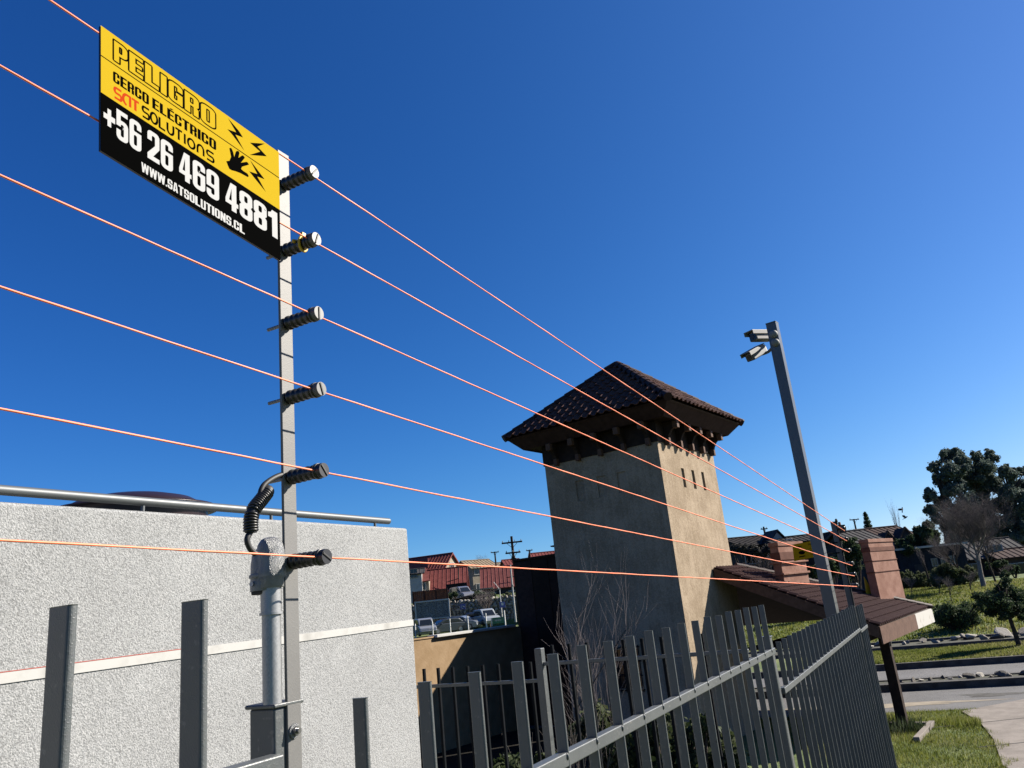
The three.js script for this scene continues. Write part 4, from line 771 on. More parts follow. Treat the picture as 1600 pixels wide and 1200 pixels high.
house('house', 852, 130, 0.1, M1(38, 130), 7, hAt(850, 874, 130), hAt(850, 863, 130) - hAt(850, 874, 130), M.wallDark, M.red[0], 'x', 'far red roof showing just above the dark block beside the tower', null);
{ // stone retaining wall
  const z = 95, p = atDepth(735, 940, z), top = atDepth(735, 938, z).y, base = ground(p.x, -z) - 0.2, t = thing('stone_wall', V(p.x, base, -z), 0, 'tan stone retaining wall below the red-roofed houses', 'wall');
  const H = top - base, w = 22; part('core', box(w, H - 0.05, 0.8, 0, (H - 0.05) / 2, -0.5), M.stone[1], t);
  const r = rng(88), gs = [0, 1, 2].map((k) => { const g = new THREE.IcosahedronGeometry(0.5, 1), q = g.attributes.position, rr = rng(k + 5), seen = {}; for (let i = 0; i < q.count; i++) { const key = [q.getX(i), q.getY(i), q.getZ(i)].map((v) => v.toFixed(3)).join(); const f = seen[key] ??= 0.8 + 0.35 * rr(); q.setXYZ(i, q.getX(i) * f, q.getY(i) * f, q.getZ(i) * f); } g.computeVertexNormals(); return g; });
  const lists = [[], [], []];
  for (let y = 0.15; y < H; y += 0.30) for (let x = -w / 2; x < w / 2; x += 0.36 + r() * 0.25) lists[(r() * 3) | 0].push(gs[(r() * 3) | 0].clone().applyMatrix4(new THREE.Matrix4().compose(V(x, y + (r() - 0.5) * 0.1, -0.1), new THREE.Quaternion().setFromEuler(E(r() * 6, r() * 6, (r() - 0.5) * 0.5)), V(0.46 + r() * 0.2, 0.34 + r() * 0.12, 0.3))));
  lists.forEach((l, i) => tag(part('stones', merge(l), M.stone[[0, 2, 0][i]], t), null, null, null, 'stuff'));
}
{ // framed mesh panel leaning on the stone wall
  const z = 93.5, b = atDepth(672, 968, z), c = atDepth(672, 939, z), w = M1(54, z), h = c.y - b.y, t = thing('framed_panel', b, 0, 'grey framed panel of rubble mesh leaning against the stone wall', 'panel');
  const k = 0.10; for (const x of [-w / 2, w / 2 - 0.1]) part('frame', box(0.16, h, 0.16, x + 0.4, h / 2, 0), M.offWhite, t);
  part('frame', box(w, 0.16, 0.16, 0.3, h, 0), M.offWhite, t); part('frame', box(w, 0.12, 0.16, 0.4, 0.06, 0), M.offWhite, t);
  for (let i = 1; i < 5; i++) part('bar', box(0.06, h - 0.2, 0.08, -w / 2 + 0.4 + i * w / 5, h / 2, 0.04), M.grey, t);
  part('infill', box(w - 0.2, h - 0.2, 0.06, 0.35, h / 2, -0.06), std({ map: tex(512, (i) => mixc([0.10, 0.10, 0.10], [0.5, 0.5, 0.48], clamp((nC[i] - 0.3) * 3, 0, 1)), false, 3), roughness: 1, bumpMap: tex(512, (i) => nC[i], true, 3), bumpScale: 0.08 }), t); t.rotation.x = -0.06;
}
{ // brown board fence on top
  const z = 98, a = atDepth(646, 944, z), b = atDepth(700, 937, z), w = b.x - a.x, y0 = ground(a.x, -z) - 0.6, h = atDepth(672, 922, z).y - y0, t = thing('board_fence', V((a.x + b.x) / 2, y0, -z), 0, 'red-brown board fence on top of the stone wall', 'fence');
  const n = 18; for (let i = 0; i < n; i++) part('board', box(w / n - 0.012, h, 0.04, -w / 2 + (i + 0.5) * w / n, h / 2, (i % 2) * 0.012), M.boardFence, t);
  for (const k of [-0.5, -0.17, 0.17, 0.5]) part('post', box(0.12, h + 0.1, 0.12, k * w, h / 2, 0.07), M.roofBrown, t);
  part('rail', box(w, 0.08, 0.06, 0, h - 0.2, 0.06), M.boardFence, t);
}

// ------------------------------------------------------------------ cars
function car(px, py, z, turn, paint, kind, label) {                // py is the row of the tyres' contact
  const p = atDepth(px, py, z), t = thing(kind === 'pickup' ? 'parked_pickup' : 'parked_car', p, turn, label, kind === 'pickup' ? 'pickup truck' : 'car', 'cars parked below the red-roofed houses');
  const suv = kind === 'suv', L = 4.3, Wd = 1.75, H = suv ? 1.65 : 1.45;   // local x is forward
  const bodyMat = new THREE.MeshPhysicalMaterial({ color: col(...paint), roughness: 0.35, metalness: 0.25, clearcoat: 0.8, clearcoatRoughness: 0.1 });
  const low = [[-2.1, 0.34], [-2.14, 0.62], [-2.08, 0.90], [-1.0, 0.97], [0.85, 0.96], [1.75, 0.84], [2.08, 0.68], [2.14, 0.44], [2.05, 0.26], [-2.0, 0.26]];
  part('body', prism(low, Wd, 0.07), bodyMat, t);
  const cab = kind === 'pickup' ? [[-0.55, 0.92], [-0.45, H - 0.06], [0.3, H], [0.62, H - 0.08], [1.15, 0.92]] : suv ? [[-2.0, 0.9], [-1.85, H - 0.12], [-1.5, H], [0.25, H], [0.6, H - 0.1], [1.25, 0.92]] : [[-1.95, 0.92], [-1.25, H - 0.06], [-0.6, H], [0.25, H - 0.03], [0.55, H - 0.12], [1.25, 0.92]];
  part('cabin', prism(cab, Wd - 0.26, 0.06), bodyMat, t);
  const cx = cab.map((q) => q[0]), x0 = Math.min(...cx), x1 = Math.max(...cx);
  const wmid = (s) => prism(cab.map(([x, y]) => [(x - (x0 + x1) / 2) * 0.82 + (x0 + x1) / 2, (y - 1.2) * 0.72 + 1.19]), 0.02).translate(0, 0, s * (Wd / 2 - 0.12));
  part('side_window', wmid(1), M.glass, t); part('side_window', wmid(-1), M.glass, t);
  const ws = cab[cab.length - 1], wt = cab[cab.length - 2];
  part('windscreen', quadSlab(V(ws[0] - 0.04, ws[1] + 0.07, 0.66), V(ws[0] - 0.04, ws[1] + 0.07, -0.66), V(wt[0] + 0.05, wt[1] - 0.02, -0.56), V(wt[0] + 0.05, wt[1] - 0.02, 0.56), 0.02).translate(0.035, 0.02, 0), M.glass, t);
  part('rear_window', quadSlab(V(cab[0][0] + 0.1, 1.0, -0.6), V(cab[0][0] + 0.1, 1.0, 0.6), V(cab[1][0], cab[1][1] - 0.06, 0.52), V(cab[1][0], cab[1][1] - 0.06, -0.52), 0.02).translate(-0.06, 0.02, 0), M.glass, t);
  if (kind === 'pickup') part('load_bed', merge([box(1.5, 0.16, 0.08, -1.32, 1.0, 0.78), box(1.5, 0.16, 0.08, -1.32, 1.0, -0.78), box(0.08, 0.2, 1.6, -2.06, 0.98, 0)]), bodyMat, t);
  part('bumper', rbox(0.12, 0.22, Wd - 0.1, 0.04, 2.12, 0.42, 0), kind === 'suv' ? M.blackPlastic : bodyMat, t); part('bumper', rbox(0.12, 0.22, Wd - 0.1, 0.04, -2.1, 0.46, 0), bodyMat, t);
  part('grille', rbox(0.04, 0.14, 0.9, 0.01, 2.13, 0.62, 0), M.blackPlastic, t);
  part('number_plate', rbox(0.02, 0.11, 0.42, 0.005, 2.19, 0.44, 0), M.white, t);
  for (const s of [1, -1]) {
    part('headlight', rbox(0.14, 0.15, 0.34, 0.04, 2.02, 0.68, s * 0.62), M.clearCap, t); part('tail_light', rbox(0.08, 0.22, 0.16, 0.03, -2.1, 0.8, s * 0.76), M.redLine, t);
    part('mirror', rbox(0.14, 0.13, 0.18, 0.04, 0.85, 1.02, s * (Wd / 2 + 0.04)), bodyMat, t);
    for (const x of [1.32, -1.32]) { const w = part('wheel', xf(new THREE.CylinderGeometry(0.33, 0.33, 0.22, 24), V(0, 0, 0), E(Math.PI / 2, 0, 0)), M.blackRubber, t); w.position.set(x, 0.33, s * (Wd / 2 - 0.10)); part('rim', xf(new THREE.CylinderGeometry(0.21, 0.21, 0.24, 12), V(0, 0, 0), E(Math.PI / 2, 0, 0)), M.steel, w); }
  }
  return t;
}
car(664, 993, 83, -1.25, [0.42, 0.44, 0.47], 'suv', 'silver grey car at the left end of the parked row, facing the camera');
car(697, 990, 84.5, -2.6, [0.035, 0.05, 0.065], 'saloon', 'dark car parked behind the white fence posts, second from the left');
car(722, 985, 86, -0.35, [0.30, 0.33, 0.35], 'saloon', 'grey car showing a front wheel, middle of the parked row');
car(741, 979, 89, 2.9, [0.06, 0.085, 0.17], 'pickup', 'dark blue pickup parked beside the white car');
car(760, 977, 87, -1.15, [0.62, 0.66, 0.66], 'suv', 'white car parked at the right end beside the green sign');
car(722, 938, 101.5, -1.0, [0.30, 0.30, 0.32], 'suv', 'grey car up on the driveway under the red-roofed house');
{ // white posts with a rail in front of the cars
  const z = 81, a = atDepth(650, 1000, z), b = atDepth(790, 980, z - 4), y0 = Math.min(a.y, b.y) - 0.4, t = thing('post_fence', V(a.x, y0, a.z), -Math.atan2(b.z - a.z, b.x - a.x), 'low fence of white posts in front of the parked cars', 'fence'), L = Math.hypot(b.x - a.x, b.z - a.z), dy = (b.y - a.y);
  for (let i = 0; i < 6; i++) { const k = i / 5; part('post', box(0.1, 1.6, 0.1, k * L, 0.8 + 0.35 + dy * k, 0), M.white, t); }
  for (const y of [1.2, 1.7]) part('rail', rod(V(0, y, 0), V(L, y + dy, 0), 0.02, 0.02, 6), M.grey, t);
}
{ // green sign with pale lettering strokes too small to read
  const z = 78, p = atDepth(779, 974, z), t = thing('street_sign', p, 0.05, 'green sign board with white edge posts at the end of the car row', 'sign');
  part('board', rbox(M1(19, z), M1(9, z), 0.06, 0.01, 0, M1(4.5, z), 0), plain(0.02, 0.20, 0.11, 0.5), t);
  part('lettering', merge([-0.3, -0.2, -0.12, 0, 0.08, 0.17, 0.26].map((x, i) => box(0.05, 0.10 + 0.05 * (i % 2), 0.01, x, M1(4.5, z), 0.035))), M.white, t);
  part('post', box(0.12, M1(15, z), 0.12, M1(11, z), M1(6, z), 0), M.white, t); part('post', box(0.1, M1(12, z), 0.1, -M1(10.5, z), M1(3, z), 0), M.white, t);
}
{ // blue notices on the wall
  const mk = (px, py, z, label, round) => { const p = atDepth(px, py, z), t = thing('wall_notice', p, 0, label, 'sign'); part('plate', rbox(0.62, 0.62, 0.03, 0.01), plain(0.10, 0.12, 0.42, 0.5), t); part('symbol', round ? xf(new THREE.TorusGeometry(0.15, 0.045, 6, 16, 5), V(0, -0.05, 0.025)) : box(0.3, 0.3, 0.02, 0, 0.08, 0.012), M.white, t); };
  mk(723, 948, 94.3, 'blue and white square notice fixed to the stone wall', true);
  mk(785, 945, 90, 'white and blue notice on the street lamp post', false);
}
{ // street lamp
  const z = 90.3, p = atDepth(785, 968, z), h = atDepth(784, 921, z).y - p.y, t = thing('street_lamp', p, 0, 'pale street lamp with a bent arm before the right-hand red roof', 'street lamp');
  part('pole', rod(V(0, 0, 0), V(0, h, 0), 0.07, 0.05, 8), M.white, t); part('arm', tube([V(0, h, 0), V(-0.15, h + 0.25, 0), V(-0.6, h + 0.9, 0)], 0.04, 10, 6), M.white, t); part('lamp_head', rbox(0.42, 0.1, 0.18, 0.03, -0.1, h + 0.05, 0), M.grey, t);
}
// utility poles
function utilityPole(px, pyTop, z, arms, label, dir = 0, r0 = 0.14) {
  const top = atDepth(px, pyTop, z), y0 = ground(top.x, top.z) - 0.1, h = top.y - y0, t = thing('utility_pole', V(top.x, y0, top.z), dir, label, 'utility pole');
  part('pole', rod(V(0, 0, 0), V(0, h, 0), r0 * 1.25, r0 * 0.8, 10), M.darkWood, t);
  for (const [d, w, ins] of arms) { const a = part('crossarm', box(w, 0.13, 0.11, 0, h - d, 0.1), M.darkWood, t); part('brace', merge([rod(V(-w * 0.28, h - d, 0.12), V(0, h - d - 0.5, 0.12), 0.02), rod(V(w * 0.28, h - d, 0.12), V(0, h - d - 0.5, 0.12), 0.02)]), M.darkWood, a); for (let i = 0; i < ins; i++) part('insulator', rod(V(-w / 2 + 0.1 + i * (w - 0.2) / (ins - 1), h - d + 0.06, 0.1), V(-w / 2 + 0.1 + i * (w - 0.2) / (ins - 1), h - d + 0.22, 0.1), 0.05, 0.03, 6), M.grey, a); }
  return t;
}
utilityPole(799, 838, 70, [[0.55, 1.85, 4], [1.45, 1.35, 3], [2.0, 0.5, 2]], 'dark utility pole with several crossarms, left of the dark block');
utilityPole(773, 862, 120, [[0.1, 1.25, 2]], 'thin utility pole with one crossarm above the tan roof');
utilityPole(827, 859, 120, [[0.1, 1.0, 2]], 'thin far utility pole above the dark block');
utilityPole(1334, 811, 115, [[0.1, 1.5, 2]], 'tilted-looking far utility pole above the houses right of the far fence post', 0.2);
utilityPole(1193, 823, 105, [[0.3, 0.9, 2]], 'short crossarm pole over the dark roofs right of the tower');
{
  const z = 66, p = atDepth(806, 972, z), h = atDepth(803, 882, z).y - p.y, t = thing('metal_pole', p, 0, 'slender grey metal pole along the left edge of the dark block', 'pole');
  part('shaft', rod(V(0, 0, 0), V(0, h, 0), 0.085, 0.06, 10), M.offWhite, t); part('collar', rod(V(0, h * 0.62, 0), V(0, h * 0.65, 0), 0.11, 0.11, 10), M.grey, t);
}

// right-hand houses
house('house', 1178, 92, 0.25, M1(78, 92), 8, hAt(1178, 853, 92), hAt(1178, 838, 92) - hAt(1178, 853, 92), M.wallDark, M.roofDark, 'x', 'dark-roofed house with a pale grey gable, just right of the tower', (t) => {
  const y = hAt(1190, 853, 92); const g = part('gable', prism([[-1.6, 0], [1.6, 0], [0.1, 1.7]], 1.8, 0).translate(0.8, y - 0.5, 4), M.wallWhite, t); part('gable_roof', merge([quadSlab(V(-1.1, y - 0.75, 5.2), V(0.95, y + 1.4, 5.2), V(0.95, y + 1.4, 2.5), V(-1.1, y - 0.75, 2.5), 0.1), quadSlab(V(0.95, y + 1.4, 5.2), V(2.8, y - 0.75, 5.2), V(2.8, y - 0.75, 2.5), V(0.95, y + 1.4, 2.5), 0.1)]), M.roofGrey, t); windowAt(t, -2.2, y - 1.4, 4.05, 1.4, 1.1);
});
house('house', 1242, 88, -0.05, M1(64, 88), 7, hAt(1242, 848, 88), hAt(1242, 838, 88) - hAt(1242, 848, 88), M.wallBrown, M.roofDark, 'x', 'low house with a flat dark roof behind the left terracotta pillar', (t) => { windowAt(t, 0.4, hAt(1242, 848, 88) - 1.1, 3.55, 1.4, 1.0); part('roof_hatch', rbox(0.7, 0.3, 0.7, 0.05, -0.4, hAt(1242, 846, 88) + 0.1, 1.8), M.offWhite, t); });
house('house', 1300, 84, 0.1, M1(44, 84), 6, hAt(1300, 850, 84), hAt(1300, 833, 84) - hAt(1300, 850, 84), M.wallBrown, M.roofBrown, 'z', 'brown gabled house behind the camera pole and yellow sign', (t) => { const y = hAt(1300, 850, 84); windowAt(t, 0.2, y - 1.0, 3.05, 1.1, 1.0); part('barge_board', merge([rod(V(-1.9, y - 0.5, 3.45), V(0, y + 1.15, 3.45), 0.09, 0.09, 5), rod(V(1.9, y - 0.5, 3.45), V(0, y + 1.15, 3.45), 0.09, 0.09, 5)]), M.wallCream, t); });
house('house', 1340, 76, 0.2, M1(42, 76), 6, hAt(1340, 848, 76), hAt(1336, 829, 76) - hAt(1340, 848, 76), M.wallDark, M.roofGrey, 'x', 'dark house with a grey sloping roof left of the tall terracotta pillar', (t) => { const y = hAt(1340, 848, 76); const c = part('chimney', box(0.7, 1.2, 0.6, -0.7, y + 1.2, 0), M.wallBrown, t); part('chimney_pot', rod(V(-0.7, y + 1.8, 0), V(-0.7, y + 2.1, 0), 0.14, 0.12, 8), M.terracotta, c); windowAt(t, 0.2, y - 1.1, 3.05, 1.0, 1.0); });
house('house', 1385, 82, 0.12, M1(62, 82), 7, hAt(1385, 843, 82), hAt(1380, 824, 82) - hAt(1385, 843, 82), M.wallBrown, M.roofBrown, 'x', 'brown house with two small gables behind the tall terracotta pillar', (t) => {
  const y = hAt(1385, 843, 82); for (const [x, zz, s] of [[-1.3, 4.2, 0.8], [0.3, 4.6, 1]]) { part('gable', prism([[-1.1 * s, -1], [1.1 * s, -1], [1.1 * s, -0.5], [0, 1.1 * s], [-1.1 * s, -0.5]], 1.6).translate(x, y - 0.3, zz - 0.9), M.wallDark, t); part('barge_board', merge([rod(V(x - 1.35 * s, y - 0.95, zz), V(x, y + 0.85 * s, zz), 0.10, 0.10, 5), rod(V(x + 1.35 * s, y - 0.95, zz), V(x, y + 0.85 * s, zz), 0.10, 0.10, 5)]), M.wallBrown, t); windowAt(t, x, y - 0.9, zz - 0.08, 0.6, 0.6); }
});
{ // flat-roofed navy cabin
  const z = 74, p = place(1441, z), top = hAt(1441, 857, z), w = M1(108, z), t = thing('navy_cabin', p, 0.10, 'long navy blue flat-roofed cabin with small white windows beside the terracotta pillar', 'cabin');
  part('wall', box(w, top, 4.5, 0, top / 2, 0), M.wallNavy, t); part('roof_edge', box(w + 0.5, 0.16, 5.1, 0, top + 0.06, 0), M.offWhite, t); part('roof', box(w + 0.3, 0.06, 4.9, 0, top + 0.17, 0), M.roofGrey, t);
  windowAt(t, 0.05, top - 1.35, 2.27, 0.45, 0.55, 0, M.grey); windowAt(t, 0.85, top - 1.35, 2.27, 0.25, 0.5, 0, M.grey); windowAt(t, 1.75, top - 1.3, 2.27, 0.3, 0.6, 0, M.grey); part('door', box(0.8, 1.9, 0.06, -1.5, 0.95, 2.27), M.wallDark, t);
  part('roof_unit', rbox(0.7, 0.35, 0.6, 0.06, -1.0, top + 0.36, 0.3), M.grey, t);
  for (let i = 0; i < 18; i++) part('cladding_board', box(w / 18 - 0.02, top - 0.1, 0.03, -w / 2 + (i + 0.5) * w / 18, top / 2, 2.262), M.wallNavy, t);
}
house('house', 1520, 84, -0.15, M1(120, 84), 9, hAt(1520, 872, 84), hAt(1520, 846, 84) - hAt(1520, 872, 84), M.wallBrown, M.roofGrey, 'x', 'wide grey-roofed house half hidden by the bare tree', (t) => { const y = hAt(1520, 872, 84); windowAt(t, 1.2, y + 0.7, 3.9, 1.4, 0.5); windowAt(t, -1.5, y - 1.1, 4.55, 1.4, 1.0); windowAt(t, 2.2, y - 1.1, 4.55, 1.4, 1.0); part('porch_edge', box(4.4, 0.2, 0.2, 2.6, y - 0.3, 5.4), M.wallCream, t); });
house('house', 1594, 80, -0.3, M1(70, 80), 8, hAt(1594, 868, 80), hAt(1594, 856, 80) - hAt(1594, 868, 80), M.wallBrown, M.roofBrown, 'x', 'house with a rusty brown roof at the right edge under the big trees', (t) => { windowAt(t, -1, hAt(1594, 868, 80) - 1.2, 4.05, 1.3, 1.0); });

// ------------------------------------------------------------------ plants
function leaves(clumps, n, size, shades, seed, long = 1.6) {       // leaf-sized faces spread through clumps {c, r: Vector3}
  const r = rng(seed), pos = [], colr = [], nor = [], tot = clumps.reduce((a, c) => a + c.r.x * c.r.y + 0.3 * c.r.z * c.r.x, 0);
  const u = V(0, 0, 0), w = V(0, 0, 0), p = V(0, 0, 0), o = V(0, 0, 0);
  for (const c of clumps) {
    const m = Math.round(n * (c.r.x * c.r.y + 0.3 * c.r.z * c.r.x) / tot), tone = r();
    for (let i = 0; i < m; i++) {
      o.set(r() * 2 - 1, r() * 2 - 1, r() * 2 - 1); if (o.lengthSq() > 1) { i--; continue; }
      const L = o.length() || 1, k = Math.pow(L, 0.45) / L * (r() < 0.25 ? 0.8 + 0.75 * r() : 0.55 + 0.6 * r()); p.copy(o).multiplyScalar(k).multiply(c.r).add(c.c);
      u.set(r() - 0.5, r() - 0.5, r() - 0.5).addScaledVector(o, 0.35 / L).normalize(); w.set(r() - 0.5, r() - 0.7, r() - 0.5).cross(u).normalize(); const v = w.clone().cross(u).normalize();
      const s = size * (0.6 + 0.8 * r()), l = s * long, t = clamp(tone * 0.5 + r() * 0.6, 0, 1) * (shades.length - 1), a = shades[Math.floor(t)], b = shades[Math.min(shades.length - 1, Math.floor(t) + 1)], cc = mixc(a, b, t % 1);
      const q = [[-0.5, 0, 0], [0, -0.5, 0.12], [0.5, 0, 0], [0, 0.5, 0.12]].map(([x, y, z]) => V(p.x + v.x * x * l + w.x * y * s + u.x * z * s, p.y + v.y * x * l + w.y * y * s + u.y * z * s, p.z + v.z * x * l + w.z * y * s + u.z * z * s));
      for (const k2 of [0, 1, 2, 0, 2, 3]) { pos.push(q[k2].x, q[k2].y, q[k2].z); nor.push(u.x, u.y, u.z); colr.push(cc[0] * K, cc[1] * K, cc[2] * K); }
    }
  }
  const g = new THREE.BufferGeometry(); g.setAttribute('position', new THREE.Float32BufferAttribute(pos, 3)); g.setAttribute('normal', new THREE.Float32BufferAttribute(nor, 3)); g.setAttribute('color', new THREE.Float32BufferAttribute(colr, 3)); return g;
}
function limbs(segs, sides = 6) {                                  // tapered branches as one surface
  const pos = [], nor = [], uv = [], u = V(0, 0, 0), w = V(0, 0, 0), d = V(0, 0, 0);
  for (const [a, b, r0, r1] of segs) {
    const n = r0 < 0.012 ? 3 : sides, L = d.copy(b).sub(a).length(); d.multiplyScalar(1 / (L || 1)); u.set(Math.abs(d.y) > 0.9 ? 1 : 0, Math.abs(d.y) > 0.9 ? 0 : 1, 0).cross(d).normalize(); w.copy(d).cross(u);
    const v = (k, t) => { const th = k / n * Math.PI * 2, c = Math.cos(th), q = Math.sin(th), r = t ? r1 : r0, e = t ? b : a, x = t ? r1 * 0.5 : 0, nx = u.x * c + w.x * q, ny = u.y * c + w.y * q, nz2 = u.z * c + w.z * q; pos.push(e.x + nx * r + d.x * x, e.y + ny * r + d.y * x, e.z + nz2 * r + d.z * x); nor.push(nx, ny, nz2); uv.push(k / n * 6.28 * r0, t ? L : 0); };
    for (let k = 0; k < n; k++) { v(k, 0); v(k + 1, 0); v(k + 1, 1); v(k, 0); v(k + 1, 1); v(k, 1); }
  }
  const g = new THREE.BufferGeometry(); g.setAttribute('position', new THREE.Float32BufferAttribute(pos, 3)); g.setAttribute('normal', new THREE.Float32BufferAttribute(nor, 3)); g.setAttribute('uv', new THREE.Float32BufferAttribute(uv, 2)); return g;
}
function branching(len, rad, depth, seed, spread = 0.55, up = 0.25, bend = 0.12, kids = 3) {   // a leafless tree: trunk segments and twig segments
  const r = rng(seed), trunk = [], twigs = [];
  const grow = (p, d, l, ra, k) => {
    const n = 3; let q = p.clone(), dir = d.clone(), r0 = ra;
    for (let i = 0; i < n; i++) {
      dir.add(V((r() - 0.5) * bend * 2, (r() - 0.3) * bend + up * 0.08, (r() - 0.5) * bend * 2)).normalize();
      const e = q.clone().addScaledVector(dir, l / n), r1 = r0 * 0.86; (k >= depth - 1 ? trunk : twigs).push([q, e, r0, r1]); q = e; r0 = r1;
      if (k > 0 && (i > 0 || k < depth)) { const m = i === n - 1 ? kids : 1 + (r() < 0.5 ? 1 : 0); for (let j = 0; j < m; j++) { const a = r() * Math.PI * 2, s = spread * (0.6 + 0.8 * r()); grow(q, dir.clone().add(V(Math.cos(a) * s, up * r(), Math.sin(a) * s)).normalize(), l * (0.52 + 0.25 * r()), r0 * 0.6, k - 1); } }
    }
  };
  grow(V(0, 0, 0), V(0, 1, 0), len, rad, depth);
  return [trunk, twigs];
}
function bareTree(name, pos, len, rad, depth, seed, label, mats, opts = {}) {
  const t = thing(name, pos, opts.turn ?? 0, label, opts.cat ?? 'tree', opts.group), [a, b] = branching(len, rad, depth, seed, opts.spread, opts.up, opts.bend, opts.kids);
  part('trunk', limbs(a, 8), mats[0], t); const tw = part('branches', limbs(b, 4), mats[1], t);
  if (opts.lean) { t.rotation.z = opts.lean; } if (opts.scale) t.scale.copy(opts.scale);
  return t;
}
function pxClumps(list0, z, base, seed, dz = 1) { const r = rng(seed), list = list0.flatMap(([x, y, s]) => [[x, y, s * 0.78], ...[0, 1, 2, 3, 4, 5].map(() => { const a = r() * 6.283, q = 0.55 + 0.5 * r(); return [x + Math.cos(a) * s * q, y + Math.sin(a) * s * q, s * (0.22 + 0.26 * r())]; })]); return list.map(([x, y, s]) => { const d = (r() - 0.5) * 2 * dz, p = atDepth(x, y, z + d), R0 = M1(s, z); return { c: p.sub(base), r: V(R0 * (0.95 + 0.3 * r()), R0 * (0.85 + 0.3 * r()), R0 * (0.9 + 0.4 * r())) }; }); }
function leafTree(name, pxBase, z, clumps, n, size, shades, trunkR, seed, label, group, barkMat = M.bark, dz = 1.2) {
  const b = place(pxBase, z), t = thing(name, b, 0, label, 'tree', group), cl = pxClumps(clumps, z, b, seed, dz);
  const r = rng(seed + 1), segs = [], cen = cl.reduce((a, c) => a.add(c.c), V(0, 0, 0)).multiplyScalar(1 / cl.length), top = V(cen.x * 0.7, cen.y * 1.05, cen.z);
  const N = 6; let q = V(0, -0.2, 0); for (let i = 1; i <= N; i++) { const e = V(top.x * i / N + (r() - 0.5) * 0.2, top.y * i / N, top.z * i / N); segs.push([q, e, trunkR * (1 - (i - 1) / (N + 1)), trunkR * (1 - i / (N + 1))]); q = e; }
  part('trunk', limbs(segs, 9), barkMat, t);
  const ls = cl.map((c) => { const k = clamp(c.c.y / top.y * 0.75, 0.25, 0.95), s = V(top.x * k, top.y * k, top.z * k), m = s.clone().lerp(c.c, 0.5).add(V(0, 0.06 * top.y, 0)); return [[s, m, trunkR * 0.26, trunkR * 0.16], [m, c.c, trunkR * 0.16, trunkR * 0.05]]; }).flat();
  part('limbs', limbs(ls, 6), barkMat, t);
  tag(part('crown', leaves(cl, n, size, shades, seed + 2), M.leaf, t));
  return t;
}
const EUC = [[0.085, 0.125, 0.11], [0.16, 0.215, 0.18], [0.25, 0.30, 0.25]], DARK = [[0.030, 0.058, 0.028], [0.070, 0.115, 0.050], [0.13, 0.175, 0.08]], OLIVE = [[0.06, 0.085, 0.035], [0.13, 0.165, 0.07], [0.20, 0.21, 0.11]], SHRUB = [[0.03, 0.05, 0.02], [0.07, 0.10, 0.035], [0.14, 0.16, 0.07]], GREEN = [[0.05, 0.09, 0.02], [0.12, 0.18, 0.035], [0.22, 0.28, 0.07]];
leafTree('eucalyptus_tree', 1484, 118, [[1459, 730, 9], [1479, 714, 11], [1497, 711, 10], [1506, 722, 12], [1485, 735, 13], [1468, 752, 11], [1454, 774, 9], [1457, 797, 10], [1475, 788, 12], [1490, 765, 15], [1505, 750, 14], [1512, 783, 15], [1495, 803, 13], [1462, 812, 6], [1508, 815, 13], [1483, 826, 13], [1500, 838, 14], [1488, 845, 10]], 46000, 0.23, EUC, 0.45, 201, 'tall dark eucalyptus with lobed crown, left one of the grove', 'eucalyptus grove at the right', M.bark, 3);
leafTree('eucalyptus_tree', 1540, 121, [[1527, 716, 10], [1547, 710, 8], [1554, 716, 7], [1540, 730, 13], [1522, 740, 12], [1530, 765, 17], [1551, 755, 15], [1540, 792, 17], [1561, 787, 14], [1525, 808, 14], [1555, 818, 15], [1538, 832, 14], [1520, 838, 13], [1556, 840, 13]], 46000, 0.23, EUC, 0.5, 231, 'tall dark eucalyptus in the middle of the grove behind the bare tree', 'eucalyptus grove at the right', M.bark, 3);
leafTree('eucalyptus_tree', 1592, 119, [[1568, 734, 9], [1580, 742, 10], [1597, 737, 8], [1590, 765, 15], [1575, 770, 13], [1605, 780, 16], [1585, 800, 16], [1602, 822, 14], [1570, 815, 12], [1588, 836, 10], [1622, 760, 14], [1615, 800, 14], [1572, 840, 12], [1600, 848, 12]], 42000, 0.23, EUC, 0.45, 261, 'tall dark eucalyptus cut by the right edge of the picture', 'eucalyptus grove at the right', M.bark, 3);
leafTree('round_tree', 1447, 73, [[1437, 832, 9], [1449, 826, 10], [1459, 835, 8], [1428, 842, 9], [1447, 841, 11], [1462, 845, 6], [1436, 851, 8]], 8000, 0.17, DARK, 0.2, 301, 'round dark evergreen with a flattened crown behind the navy cabin', null, M.bark, 0.7);
leafTree('dark_bush', 1420, 72, [[1410, 850, 9], [1421, 846, 8], [1416, 860, 9], [1428, 858, 8]], 5000, 0.15, DARK, 0.1, 311, 'dark evergreen bush between the gabled brown house and the navy cabin');
{ // far spruce with tiers
  const b = place(1374, 84), t = thing('spruce_tree', b, 0, 'small dark spruce with a spiky top over the brown gabled roof', 'tree'), top = atDepth(1369, 799, 84).y - b.y, cl = [], r = rng(44);
  for (let i = 0; i < 9; i++) { const k = i / 8, rr = lerp(0.08, 0.95, Math.pow(k, 1.2)), y = lerp(top - 0.2, top - 3.6, k); for (let j = 0; j < 5; j++) { const a = j * 1.256 + i; cl.push({ c: V(Math.cos(a) * rr * 0.6, y, Math.sin(a) * rr * 0.6), r: V(0.12 + rr * 0.35, 0.24, 0.12 + rr * 0.35) }); } }
  part('trunk', limbs([[V(0, 0, 0), V(0, top, 0), 0.16, 0.03]], 8), M.bark, t); part('crown', leaves(cl, 3500, 0.12, DARK, 45), M.leaf, t);
}
bareTree('poplar_tree', place(1425, 86), 2.5, 0.07, 3, 51, 'slim leafless poplar between the brown house and the eucalyptus', [M.paleBark, M.paleBark], { spread: 0.22, up: 0.7, scale: V(0.75, 1.5, 0.75) });
